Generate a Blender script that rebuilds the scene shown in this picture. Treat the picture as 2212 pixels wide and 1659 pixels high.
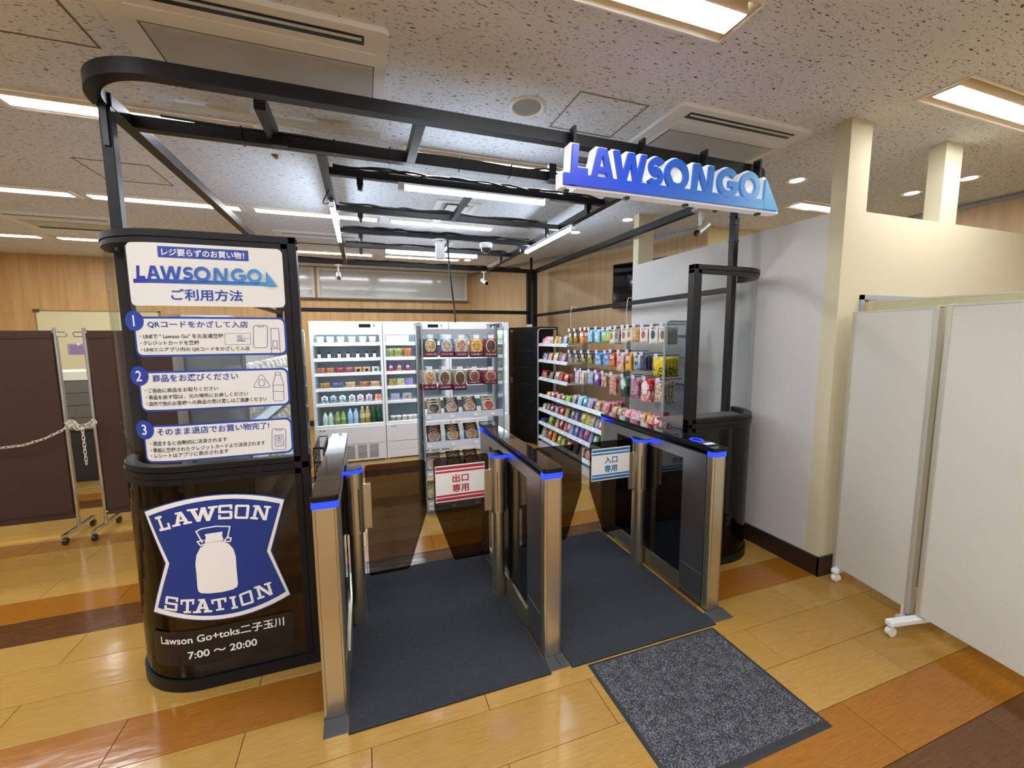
import bpy, bmesh, math, random
from mathutils import Vector, Matrix
for _o in list(bpy.data.objects): bpy.data.objects.remove(_o)
random.seed(7)
SC = bpy.context.scene
COL = SC.collection
PI = math.pi
# ------------------------------------------------------------------ camera
F, CX, CY, CAMH = 903.9, 1106.0, 829.5, 1.6
YAW, PITCH, ROLL = 0.341142, -0.110358, -0.007046
def _axes():
    cy, sy, cp, sp = math.cos(YAW), math.sin(YAW), math.cos(PITCH), math.sin(PITCH)
    f = Vector((sy*cp, cy*cp, sp)); r = Vector((cy, -sy, 0)); u = r.cross(f)
    cr, sr = math.cos(ROLL), math.sin(ROLL)
    return cr*r+sr*u, -sr*r+cr*u, f
AR, AU, AF = _axes()
CAM = Vector((0, 0, CAMH))
cd = bpy.data.cameras.new('camera'); co = bpy.data.objects.new('camera', cd); COL.objects.link(co)
cd.sensor_fit = 'HORIZONTAL'; cd.sensor_width = 36.0; cd.lens = F/2212*36.0; cd.clip_start = .02
co.matrix_world = Matrix(((AR.x, AU.x, -AF.x, 0), (AR.y, AU.y, -AF.y, 0), (AR.z, AU.z, -AF.z, CAMH), (0, 0, 0, 1)))
SC.camera = co
def ray(px, py): return AR*((px-CX)/F) - AU*((py-CY)/F) + AF
def at_z(px, py, z=0.0): d = ray(px, py); return CAM + d*((z-CAMH)/d.z)
def at_y(px, py, y): d = ray(px, py); return CAM + d*(y/d.y)
def at_x(px, py, x): d = ray(px, py); return CAM + d*(x/d.x)
def proj(p):
    c = Vector(p)-CAM; w = c.dot(AF)
    if w <= .05: return None
    return CX+F*c.dot(AR)/w, CY-F*c.dot(AU)/w, w
# ------------------------------------------------------------------ world, exposure
wd = bpy.data.worlds.new('world'); SC.world = wd; wd.use_nodes = True
wd.node_tree.nodes['Background'].inputs[0].default_value = (.9, .92, 1, 1)
wd.node_tree.nodes['Background'].inputs[1].default_value = .05
SC.view_settings.view_transform = 'Standard'; SC.view_settings.look = 'None'
SC.view_settings.gamma = 1.0; SC.view_settings.use_curve_mapping = False
SC.view_settings.exposure = 1.28
SC.cycles.use_denoising = True
SC.cycles.max_bounces = 8; SC.cycles.transparent_max_bounces = 20; SC.cycles.diffuse_bounces = 4; SC.cycles.glossy_bounces = 3
SC.cycles.use_adaptive_sampling = True; SC.cycles.adaptive_threshold = .06
SC.cycles.sample_clamp_indirect = 6.0
SC.cycles.caustics_reflective = False; SC.cycles.caustics_refractive = False
ROOM_L, STORE_L, FRIDGE_L, DOWN_L = 20.0, 20.0, 4.5, 14.0      # lamp strengths
# ------------------------------------------------------------------ materials
def lin(c):
    if isinstance(c, str):
        c = c.lstrip('#'); c = [int(c[i:i+2], 16)/255 for i in (0, 2, 4)]
    return tuple(((x/12.92) if x <= .04045 else ((x+.055)/1.055)**2.4) for x in c)+(1.0,)
_MC = {}
class NT:
    def __init__(s, name):
        s.m = bpy.data.materials.new(name); s.m.use_nodes = True; s.t = s.m.node_tree
        s.b = s.t.nodes['Principled BSDF']; s.out = s.t.nodes['Material Output']
    def n(s, typ, **kw):
        nd = s.t.nodes.new('ShaderNode'+typ)
        for k, v in kw.items():
            if k.startswith('i_'):
                key = k[2:]; key = int(key) if key.isdigit() else key.replace('_', ' ')
                nd.inputs[key].default_value = v
            else: setattr(nd, k, v)
        return nd
    def l(s, a, b): s.t.links.new(a, b)
    def mix(s, fac, a, b, blend='MIX'):
        nd = s.n('Mix', data_type='RGBA', blend_type=blend)
        for i, v in ((0, fac), (6, a), (7, b)):
            if hasattr(v, 'is_linked'): s.l(v, nd.inputs[i])
            else: nd.inputs[i].default_value = v
        return nd.outputs[2]
    def math(s, op, a, b=None, c=None):
        nd = s.n('Math', operation=op)
        for i, v in enumerate((a, b, c)):
            if v is None: continue
            if hasattr(v, 'is_linked'): s.l(v, nd.inputs[i])
            else: nd.inputs[i].default_value = v
        return nd.outputs[0]
    def ramp(s, fac, stops):
        nd = s.n('ValToRGB'); e = nd.color_ramp.elements
        while len(e) < len(stops): e.new(.5)
        for i, (p, c) in enumerate(stops): e[i].position = p; e[i].color = c
        s.l(fac, nd.inputs[0]); return nd.outputs[0]
    def noise(s, scale, detail=3, vec=None, stretch=None, rough=.55, out=0):
        nd = s.n('TexNoise'); nd.inputs['Scale'].default_value = scale; nd.inputs['Detail'].default_value = detail
        nd.inputs['Roughness'].default_value = rough
        if vec is not None:
            if stretch:
                mp = s.n('Mapping'); mp.inputs['Scale'].default_value = stretch; s.l(vec, mp.inputs[0]); vec = mp.outputs[0]
            s.l(vec, nd.inputs['Vector'])
        return nd.outputs[out]
    def coord(s, k='Object'): return s.n('TexCoord').outputs[k]
    def geo(s): return s.n('NewGeometry').outputs['Position']
    def bump(s, h, strength=.2, dist=.01):
        nd = s.n('Bump', i_Strength=strength, i_Distance=dist); s.l(h, nd.inputs['Height']); s.l(nd.outputs[0], s.b.inputs['Normal'])
def mat(name, col, rough=.5, metal=0.0, emit=None, es=0.0, var=0.0, vscale=8.0, bump=0.0, bscale=60.0, coat=0.0, spec=None, stretch=None):
    if name in _MC: return _MC[name]
    s = NT(name); c = lin(col); s.b.inputs['Base Color'].default_value = c
    s.b.inputs['Roughness'].default_value = rough; s.b.inputs['Metallic'].default_value = metal
    if spec is not None: s.b.inputs['Specular IOR Level'].default_value = spec
    if coat: s.b.inputs['Coat Weight'].default_value = coat; s.b.inputs['Coat Roughness'].default_value = .08
    if emit: s.b.inputs['Emission Color'].default_value = lin(emit); s.b.inputs['Emission Strength'].default_value = es
    if var:
        n = s.noise(vscale, 4, s.geo(), stretch)
        d = tuple(x*(1-var) for x in c[:3])+(1,); e = tuple(min(1, x*(1+var)) for x in c[:3])+(1,)
        s.l(s.ramp(n, [(.3, d), (.7, e)]), s.b.inputs['Base Color'])
    if bump: s.bump(s.noise(bscale, 3, s.geo(), stretch), bump, .004)
    _MC[name] = s.m; return s.m
def thin(name, tint, gloss=1.0, rough=.02, ior=1.45, haze=0.0, hazecol='#ffffff'):
    """thin clear or smoked sheet: straight-through tint plus a Fresnel reflection"""
    if name in _MC: return _MC[name]
    s = NT(name); s.t.nodes.remove(s.b)
    tr = s.n('BsdfTransparent'); tr.inputs[0].default_value = lin(tint)
    gl = s.n('BsdfGlossy'); gl.inputs['Roughness'].default_value = rough
    fr = s.n('Fresnel', i_IOR=ior); ng = s.n('NewGeometry'); f = s.math('MULTIPLY', s.math('MULTIPLY', fr.outputs[0], gloss), s.math('SUBTRACT', 1.0, ng.outputs['Backfacing']))
    base = tr.outputs[0]
    if haze:
        df = s.n('BsdfDiffuse'); df.inputs[0].default_value = lin(hazecol)
        mh = s.n('MixShader', i_0=haze); s.l(tr.outputs[0], mh.inputs[1]); s.l(df.outputs[0], mh.inputs[2]); base = mh.outputs[0]
    mx = s.n('MixShader'); s.l(f, mx.inputs[0]); s.l(base, mx.inputs[1]); s.l(gl.outputs[0], mx.inputs[2]); s.l(mx.outputs[0], s.out.inputs[0])
    _MC[name] = s.m; return s.m
def gradient(name, stops, axis='X', rough=.35, emit=0.0):
    if name in _MC: return _MC[name]
    s = NT(name); sp = s.n('SeparateXYZ'); s.l(s.coord('Generated'), sp.inputs[0])
    r = s.ramp(sp.outputs['XYZ'.index(axis)], [(p, lin(c)) for p, c in stops])
    s.l(r, s.b.inputs['Base Color']); s.b.inputs['Roughness'].default_value = rough
    if emit: s.l(r, s.b.inputs['Emission Color']); s.b.inputs['Emission Strength'].default_value = emit
    _MC[name] = s.m; return s.m
def plank_mat(name, cols, grain='#7a5522'):
    s = NT(name); oc = s.geo()
    oi = s.n('ObjectInfo'); g = s.noise(9, 6, oc, (1, 16, 1), .65); g2 = s.noise(40, 4, oc, (1, 14, 1), .65)
    base = s.ramp(oi.outputs['Random'], [(0, lin(cols[0])), (.5, lin(cols[1])), (1, lin(cols[2]))])
    dark = s.mix(.6, base, lin(grain), 'MIX')
    c = s.mix(s.ramp(g, [(.38, (0, 0, 0, 1)), (.72, (1, 1, 1, 1))]), base, dark)
    c = s.mix(s.math('MULTIPLY', s.ramp(g2, [(.45, (0, 0, 0, 1)), (.65, (1, 1, 1, 1))]), .4), c, dark)
    s.l(c, s.b.inputs['Base Color'])
    wear = s.noise(5, 5, oc); s.l(s.math('MULTIPLY_ADD', wear, .16, .07), s.b.inputs['Roughness'])
    w = s.noise(3.2, 2, oc); w2 = s.noise(9, 2, oc, (1, 2.5, 1))
    s.bump(s.math('ADD', s.math('MULTIPLY', w, 1.0), s.math('MULTIPLY', w2, .45)), .1, .02)
    s.b.inputs['Specular IOR Level'].default_value = .55
    return s.m
def wood_wall_mat(name, a, b, c3):
    s = NT(name); oc = s.coord('Object')
    g = s.noise(3.0, 6, oc, (6, 6, .35)); g2 = s.noise(22, 4, oc, (5, 5, .25))
    c = s.ramp(g, [(.25, lin(a)), (.5, lin(b)), (.78, lin(c3))])
    c = s.mix(s.math('MULTIPLY', g2, .35), c, lin(a)); s.l(c, s.b.inputs['Base Color'])
    s.b.inputs['Roughness'].default_value = .45; return s.m
def ceil_mat():
    s = NT('fissured_ceiling'); p = s.geo()
    base = s.ramp(s.noise(1.3, 3, p), [(.3, lin('#dde4ee')), (.7, lin('#e6edf6'))])
    f = s.noise(26, 2, p, (1, 3.3, 1), .5); f2 = s.noise(44, 2, p, (1, 2.8, 1), .5); f3 = s.noise(120, 2, p)
    m = s.ramp(f, [(.64, (0, 0, 0, 1)), (.69, (1, 1, 1, 1))]); m2 = s.ramp(f2, [(.65, (0, 0, 0, 1)), (.70, (1, 1, 1, 1))])
    m3 = s.ramp(f3, [(.62, (0, 0, 0, 1)), (.72, (1, 1, 1, 1))])
    k = s.mix(1.0, m, m2, 'LIGHTEN'); k = s.mix(.35, k, m3, 'ADD')
    c = s.mix(k, base, lin('#66625b')); s.l(c, s.b.inputs['Base Color']); s.b.inputs['Roughness'].default_value = .9
    s.bump(s.math('SUBTRACT', 1.0, k), .5, .004); return s.m
def fabric_wall_mat(name, col):
    s = NT(name); p = s.geo(); n = s.noise(70, 3, p, (1, 1, 4)); n2 = s.noise(4, 3, p)
    c = lin(col); d = tuple(x*.9 for x in c[:3])+(1,)
    s.l(s.mix(s.math('MULTIPLY', n, .5), c, d), s.b.inputs['Base Color']); s.b.inputs['Roughness'].default_value = .85
    s.bump(n, .25, .003); return s.m
def brushed(name, col, rough=.28, stretch=(30, 30, .6)):
    if name in _MC: return _MC[name]
    s = NT(name); g = s.noise(12, 4, s.coord('Object'), stretch)
    c = lin(col); s.l(s.ramp(g, [(.3, tuple(x*.92 for x in c[:3])+(1,)), (.7, c)]), s.b.inputs['Base Color'])
    s.b.inputs['Metallic'].default_value = 1.0; s.l(s.math('MULTIPLY_ADD', g, .06, rough-.03), s.b.inputs['Roughness'])
    _MC[name] = s.m; return s.m
# ------------------------------------------------------------------ mesh helpers
class B:
    """collects shapes of ONE part; build() links them as one mesh object"""
    def __init__(s): s.v = []; s.f = []; s.sm = []
    def add(s, vs, fs, smooth=False):
        o = len(s.v); s.v += [tuple(v) for v in vs]; s.f += [tuple(i+o for i in f) for f in fs]; s.sm += [smooth]*len(fs); return s
    def box(s, x0, x1, y0, y1, z0, z1, b=0.0):
        if b <= 0:
            vs = [(x, y, z) for z in (z0, z1) for y in (y0, y1) for x in (x0, x1)]
            return s.add(vs, [(0, 2, 3, 1), (4, 5, 7, 6), (0, 1, 5, 4), (2, 6, 7, 3), (0, 4, 6, 2), (1, 3, 7, 5)])
        bm = bmesh.new(); bmesh.ops.create_cube(bm, size=1)
        for v in bm.verts: v.co = Vector(((x0+x1)/2+v.co.x*(x1-x0), (y0+y1)/2+v.co.y*(y1-y0), (z0+z1)/2+v.co.z*(z1-z0)))
        bmesh.ops.bevel(bm, geom=bm.edges[:], offset=b, segments=2, affect='EDGES', profile=.5)
        return s.bm(bm)
    def bm(s, bm, smooth=False):
        bm.verts.ensure_lookup_table(); bm.verts.index_update()
        s.add([v.co[:] for v in bm.verts], [[v.index for v in f.verts] for f in bm.faces], smooth); bm.free(); return s
    def cyl(s, p, q, r, n=12, r2=None, cap=True):
        p, q = Vector(p), Vector(q); d = (q-p).normalized(); a = d.orthogonal().normalized(); b = d.cross(a); r2 = r if r2 is None else r2
        vs = []
        for c, rr in ((p, r), (q, r2)):
            for i in range(n): t = 2*PI*i/n; vs.append(c+a*(rr*math.cos(t))+b*(rr*math.sin(t)))
        s.add(vs, [(i, (i+1) % n, n+(i+1) % n, n+i) for i in range(n)], True)
        if cap: s.add(vs, [tuple(range(n-1, -1, -1)), tuple(range(n, 2*n))])
        return s
    def tube(s, pts, r, n=8, closed=False):
        pts = [Vector(p) for p in pts]; m = len(pts); vs = []; prev = None
        for i, p in enumerate(pts):
            if closed: d = pts[(i+1) % m]-pts[i-1]
            else: d = pts[min(i+1, m-1)]-pts[max(i-1, 0)]
            d.normalize()
            a = d.orthogonal().normalized() if prev is None else (prev-d*prev.dot(d)).normalized()
            prev = a; b = d.cross(a)
            for k in range(n): t = 2*PI*k/n; vs.append(p+a*(r*math.cos(t))+b*(r*math.sin(t)))
        fs = []
        for i in range(m if closed else m-1):
            j = (i+1) % m
            for k in range(n): fs.append((i*n+k, i*n+(k+1) % n, j*n+(k+1) % n, j*n+k))
        s.add(vs, fs, True)
        if not closed: s.add(vs, [tuple(range(n-1, -1, -1)), tuple(range((m-1)*n, m*n))])
        return s
    def lathe(s, prof, n=16, c=(0, 0, 0), sx=1.0, sy=1.0):
        vs = []; fs = []; m = len(prof)
        for r, z in prof:
            for i in range(n): t = 2*PI*i/n; vs.append((c[0]+r*sx*math.cos(t), c[1]+r*sy*math.sin(t), c[2]+z))
        for j in range(m-1):
            for i in range(n): fs.append((j*n+i, j*n+(i+1) % n, (j+1)*n+(i+1) % n, (j+1)*n+i))
        s.add(vs, fs, True)
        if prof[0][0] > 1e-5: s.add(vs, [tuple(range(n-1, -1, -1))])
        if prof[-1][0] > 1e-5: s.add(vs, [tuple(range((m-1)*n, m*n))])
        return s
    def prism(s, poly, a, b, axis='z', smooth=False):
        """polygon (2D) extruded between a and b along axis; y: (x,z) polygon, x: (y,z) polygon"""
        def P(u, v, w): return {'z': (u, v, w), 'y': (u, w, v), 'x': (w, u, v)}[axis]
        n = len(poly); vs = [P(u, v, a) for u, v in poly]+[P(u, v, b) for u, v in poly]
        s.add(vs, [tuple(range(n)), tuple(range(2*n-1, n-1, -1))]); s.add(vs, [(i, i+n, (i+1) % n+n, (i+1) % n) for i in range(n)], smooth); return s
    def build(s, name, m, parent=None, loc=None, norm=True):
        me = bpy.data.meshes.new(name); me.from_pydata(s.v, [], s.f)
        me.polygons.foreach_set('use_smooth', s.sm)
        if norm:
            bm = bmesh.new(); bm.from_mesh(me)
            if any(s.sm): bmesh.ops.remove_doubles(bm, verts=bm.verts, dist=1e-6)
            bmesh.ops.recalc_face_normals(bm, faces=bm.faces); bm.to_mesh(me); bm.free()
        me.materials.append(m); me.update()
        if any(s.sm):
            try: me.set_sharp_from_angle(angle=.7)
            except Exception: pass
        o = bpy.data.objects.new(name, me); COL.objects.link(o)
        if parent: o.parent = parent
        if loc: o.location = loc
        return o
def inst(name, me, m=None, parent=None, loc=(0, 0, 0), rot=(0, 0, 0), scale=(1, 1, 1)):
    o = bpy.data.objects.new(name, me); COL.objects.link(o); o.location = loc; o.rotation_euler = rot; o.scale = scale
    if parent: o.parent = parent
    if m is not None: o.material_slots[0].link = 'OBJECT'; o.material_slots[0].material = m
    return o
_tmp = []
def template(b, name, m=None):
    """mesh data only"""
    o = b.build(name, m or mat('plain_white', '#eeeeee')); me = o.data; bpy.data.objects.remove(o); return me
def thing(name, label, cat, loc=(0, 0, 0), rz=0.0, group=None):
    o = bpy.data.objects.new(name, None); COL.objects.link(o); o.empty_display_size = .1
    o.location = loc; o.rotation_euler = (0, 0, rz); return tag(o, label, cat, group)
def tag(o, label=None, cat=None, group=None, kind=None):
    for k, v in (('label', label), ('category', cat), ('group', group), ('kind', kind)):
        if v: o[k] = v
    return o
def rounded(x0, x1, y0, y1, r, n=5):
    pts = []
    for cx, cy, a in ((x1-r, y1-r, 0), (x0+r, y1-r, PI/2), (x0+r, y0+r, PI), (x1-r, y0+r, 1.5*PI)):
        for i in range(n+1): t = a+PI/2*i/n; pts.append((cx+r*math.cos(t), cy+r*math.sin(t)))
    return pts
ORD = ['first', 'second', 'third', 'fourth', 'fifth', 'sixth', 'seventh', 'eighth', 'ninth', 'tenth', 'eleventh', 'twelfth', 'thirteenth', 'fourteenth', 'fifteenth', 'sixteenth', 'seventeenth', 'eighteenth', 'nineteenth', 'twentieth', 'twenty-first', 'twenty-second']
# shared materials
BLACK = mat('black_powder_coat', '#0e0f11', .45, var=.15, vscale=30, spec=.3)
STEEL = brushed('brushed_steel', '#d6cfb6', .36)
DSTEEL = brushed('dark_brushed_steel', '#b4b5b6', .34)
WHITE = mat('white_enamel', '#e6e8e8', .35)
OFFW = mat('offwhite_plastic', '#e6e3da', .45)
GREYM = mat('grey_metal', '#9da0a2', .4, .6)
LGREY = mat('light_grey_metal', '#c4c8cc', .4, .2)
CHROME = mat('chrome', '#d5d5d5', .12, 1.0)
BLKPL = mat('black_plastic', '#08080a', .35, spec=.35)
RUBBER = mat('black_rubber', '#222324', .75)
GLASS = thin('clear_acrylic', '#f6f8f8', .7)
SMOKE = thin('smoked_acrylic', '#a79e96', .9)
DSMOKE = thin('dark_smoked_panel', '#8d8279', .8, .04)
BGLASS = mat('black_glass', '#0a0a0d', .06, coat=.5)
BLUE = mat('blue_led', '#0a22ff', .4, emit='#0a1cff', es=3.2)
DBLUE = mat('deep_blue_print', '#14327f', .5)
PWHITE = mat('white_print', '#e8e8e4', .5)
# ================================================================== SETTING
CEIL, XL, XR, YB, YF = 2.89, -6.6, 5.72, 8.42, -3.4
# floor: planks 0.971 x 0.2445, laid along X, joints staggered by half
floor = B().box(XL-.1, XR+.1, YF-.1, YB+.1, -.06, -.006).build('floor', mat('plank_joint', '#2e1f0c', .9, spec=.0))
tag(floor, 'glossy plank floor in cream yellow with orange and brown rows', 'floor', kind='structure')
CREAM = plank_mat('cream_plank', ('#a8833e', '#ae8947', '#a47d3a'), '#846022')
ORANGE = plank_mat('orange_plank', ('#965f1a', '#9c651e', '#8f5a17'), '#6c4210')
BROWN = plank_mat('brown_plank', ('#5c3a1c', '#603d20', '#573618'), '#38220c')
TAN = plank_mat('tan_plank', ('#946428', '#9a6a2c', '#8e6024'), '#5f4016')
PW, PL = .2445, .971
def unit_plank(L, W):
    c = .0005; hl, hw = L/2-.0014, W/2-.0014
    v = [(sx*hl, sy*hw, -.006) for sx, sy in ((-1, -1), (1, -1), (1, 1), (-1, 1))]
    v += [(sx*hl, sy*hw, -c) for sx, sy in ((-1, -1), (1, -1), (1, 1), (-1, 1))]
    v += [(sx*(hl-c), sy*(hw-c), 0) for sx, sy in ((-1, -1), (1, -1), (1, 1), (-1, 1))]
    f = [(8, 9, 10, 11)]
    for i in range(4): j = (i+1) % 4; f += [(i, j, j+4, i+4), (i+4, j+4, j+8, i+8)]
    return v, f
_pl = B(); _pl.add(*unit_plank(PL, PW)); PLANK = template(_pl, 'plank')
def row_mat(k):
    if k in (-2, 7, 16, -7): return BROWN
    if k in (-1, 3, 8, 17, -6): return ORANGE
    if k in (12, 21, -11): return TAN
    return CREAM
cand = []
for k in range(-19, 31):
    yc = 1.095+PW*(k+.5)
    if yc-PW/2 < YF or yc+PW/2 > YB+.12: continue
    j0 = -.035 if k % 2 else -.5205
    for i in range(-8, 8):
        xa = j0+PL*i; xb = xa+PL; xa, xb = max(xa, XL), min(xb, XR)
        if xb-xa < .02: continue
        xc = (xa+xb)/2; area = 0
        q = [proj((x, yc, 0)) for x in (xa, xc, xb)]
        for s in q:
            if s and -60 < s[0] < 2270 and -20 < s[1] < 1700: area = max(area, 1/s[2]**2)
        cand.append((area, k, xc, yc, xb-xa))
cand.sort(key=lambda t: -t[0])
rest = {}
for n, (area, k, xc, yc, L) in enumerate(cand):
    if n < 290 and area > 0:
        if abs(L-PL) < .001: inst('plank', PLANK, row_mat(k), floor, (xc, yc, 0))
        else: b = B(); b.add(*unit_plank(L, PW)); b.build('plank', row_mat(k), floor, (xc, yc, 0))
    else:
        v, f = unit_plank(L, PW); rest.setdefault(row_mat(k).name, B()).add([(a+xc, c+yc, z) for a, c, z in v], f)
for nm, b in rest.items(): tag(b.build('plank_field', bpy.data.materials[nm], floor), kind='stuff')
# walls
WOOD = wood_wall_mat('wood_veneer', '#b58a50', '#c99f64', '#d4ae76')
WOOD2 = wood_wall_mat('pale_wood_veneer', '#b3946a', '#c4a67c', '#cfb48c')
CREAMW = fabric_wall_mat('cream_wallpaper', '#cbc3a4')
GREYW = fabric_wall_mat('grey_white_wallpaper', '#c8c6c2')
DKB = mat('dark_brown_baseboard', '#2c201a', .4)
def struct(name, b, m, label, parent=None):
    o = b.build(name, m, parent)
    if parent is None: tag(o, label, 'wall', kind='structure')
    return o
w = struct('wall_back', B().box(XL, 2.15, YB, YB+.1, 0, CEIL), WOOD, 'wood veneer back wall behind the fridges')
struct('wall_left', B().box(XL-.1, XL, YF, YB, 0, CEIL), GREYW, 'pale wall closing the room on the left')
struct('wall_front', B().box(XL, XR, YF-.1, YF, 0, CEIL), GREYW, 'pale wall behind the viewer')
struct('wall_right', B().box(XR, XR+.1, YF, 4.2, 0, CEIL), WOOD2, 'knotty wood veneer wall at the far right behind the low partition')
A0, A1 = Vector((2.12, YB, 0)), Vector((3.9, 4.03, 0)); dA = (A1-A0).normalized(); nA = Vector((-dA.y, dA.x, 0))
if nA.x < 0: nA = -nA
ang = B(); q = [A0, A1, A1+nA*.1, A0+nA*.1]
ang.prism([(p.x, p.y) for p in q], 0, CEIL)
struct('wall_back_right', ang, WOOD2, 'slanting pale wood veneer wall behind the snack shelves')
struct('wall_alcove', B().box(3.9, XR, 4.03, 4.13, 0, CEIL), mat('warm_cream_paint', '#d9c69a', .8), 'warm cream wall beyond the low partition')
for n, (a, b2) in enumerate(((A0, A1),)):
    t = B().prism([(p.x, p.y) for p in (a-nA*.012, b2-nA*.012, b2, a)], CEIL-.05, CEIL-.008).build('trim_1', GREYM)
    tag(t, 'grey rail along the top of the slanting wood wall', 'trim', kind='structure')
tag(B().box(XR-.012, XR-.001, YF, 4.0, CEIL-.05, CEIL-.008).build('trim_2', GREYM), 'grey rail along the top of the far right wood wall', 'trim', kind='structure')
tag(B().box(2.2, 2.26, YB-.03, YB-.001, 1.4, 2.86).build('trim_3', OFFW), 'thin white conduit running down the back wall beside the window', 'trim', kind='structure')
# low partition: L shaped wall with columns to the ceiling
LW = 2.365
ps = struct('wall_partition_side', B().box(2.806, 2.996, 1.905, 3.95, 0, LW), GREYW, 'grey white low partition wall beside the right booth')
B().box(2.806, 2.996, 3.86, 3.95, LW, CEIL).build('column', CREAMW, ps)
pf = struct('wall_partition_front', B().box(2.806, 3.0, 1.813, 1.905, 0, LW).box(3.0, 4.3, 1.813, 1.905, 1.855, LW).box(4.3, XR, 1.813, 1.905, 0, LW), CREAMW, 'cream low partition wall facing the viewer on the right')
B().box(2.806, 2.996, 1.813, 1.905, LW, CEIL).build('column', CREAMW, pf)
B().box(3.75, 3.94, 1.813, 1.905, LW, CEIL).build('column', CREAMW, pf)
dr = B().box(3.0, 3.03, 1.80, 1.91, 0, 1.855).box(4.27, 4.3, 1.80, 1.91, 0, 1.855).box(3.0, 4.3, 1.80, 1.91, 1.825, 1.856).build('door_1', mat('blue_grey_frame', '#9aa4ab', .4))
tag(dr, 'blue grey frame of the opening in the cream partition wall', 'door frame', kind='structure')
tag(B().box(2.79, 2.806, 1.80, 3.95, 0, .13).box(2.79, 3.0, 1.797, 1.813, 0, .13).build('baseboard_right', DKB), 'dark brown baseboard along the low partition wall', 'baseboard', kind='structure')
tag(B().box(XL, 2.1, YB-.015, YB, 0, .1).build('baseboard_back', DKB), 'dark brown baseboard along the back wall', 'baseboard', kind='structure')
# windows high on the back wall
PANE = mat('frosted_window_pane', '#b9b9b2', .12, coat=.4); WFR = mat('window_frame_cream', '#cfc9ba', .45)
def window(n, x0, x1, label):
    z0, z1 = 2.34, 2.875; y = YB
    o = B().box(x0, x1, y-.05, y-.002, z1-.05, z1).box(x0, x1, y-.05, y-.002, z0, z0+.05).box(x0, x0+.05, y-.05, y-.002, z0+.05, z1-.05).box(x1-.05, x1, y-.05, y-.002, z0+.05, z1-.05).build('window_%d' % n, WFR)
    tag(o, label, 'window', kind='structure')
    B().box(x0+.05, x1-.05, y-.025, y-.01, z0+.05, z1-.05).build('pane', PANE, o)
    B().box(x0-.02, x1+.02, y-.07, y-.002, z0-.03, z0).build('window_sill', mat('window_sill_brown', '#5d5348', .5), o)
window(1, -.72, 2.03, 'wide frosted window high on the back wall above the fridges')
window(2, -2.2, -.76, 'frosted window high on the back wall, left of the wide one')
# ------------------------------------------------------------------ ceiling with recessed lights
LIGHTS = []
for xa in (.29, 2.94, -2.36, -4.9): LIGHTS.append((xa, xa+1.24, 1.35, 1.57))  # the ones at negative x are out of view, added for lighting
for xa in (-4.42, -3.1, -1.77, .33): LIGHTS.append((xa, xa+1.22, 3.04, 3.25))
for xa in (-4.83, -3.54, -2.26, -.97, .33): LIGHTS.append((xa, xa+1.2, 4.84, 5.03))
for xa in (-4.9, -3.55, -2.2, -.98, .38): LIGHTS.append((xa, xa+1.2, 6.9, 7.12))
for ya in (-.4, -2.0):  # unseen rows behind the viewer, added and packed densely for more frontal light
    for xa in (-4.9, -3.6, -2.3, -1.0, .3, 1.6, 2.9, 4.2): LIGHTS.append((xa, xa+1.2, ya, ya+.22))
LIGHTS.append((4.05, 5.2, 3.0, 3.2))
xs = sorted({XL, XR}|{v for r in LIGHTS for v in r[:2]}); ys = sorted({YF, YB}|{v for r in LIGHTS for v in r[2:]})
cb = B()
for i in range(len(xs)-1):
    for j in range(len(ys)-1):
        mx, my = (xs[i]+xs[i+1])/2, (ys[j]+ys[j+1])/2
        if any(r[0] < mx < r[1] and r[2] < my < r[3] for r in LIGHTS): continue
        cb.add([(xs[i], ys[j], CEIL), (xs[i], ys[j+1], CEIL), (xs[i+1], ys[j+1], CEIL), (xs[i+1], ys[j], CEIL)], [(0, 1, 2, 3)])
ceil = cb.build('ceiling', ceil_mat(), norm=False)
tag(ceil, 'grey fissured acoustic tile ceiling', 'ceiling', kind='structure')
tag(B().box(XL, XR, YF, YB, CEIL+.12, CEIL+.2).build('ceiling_deck', OFFW), 'deck above the ceiling', 'ceiling', kind='structure')
LWARM = mat('lamp_diffuser_warm', '#ffffff', .5, emit='#f6f8ff', es=ROOM_L)
REFL = mat('lamp_reflector', '#f4eedd', .45)
LPOS = {0: 'above the rounded sign, nearest the viewer', 1: 'at the right edge of the ceiling, before the partition column'}
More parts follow.
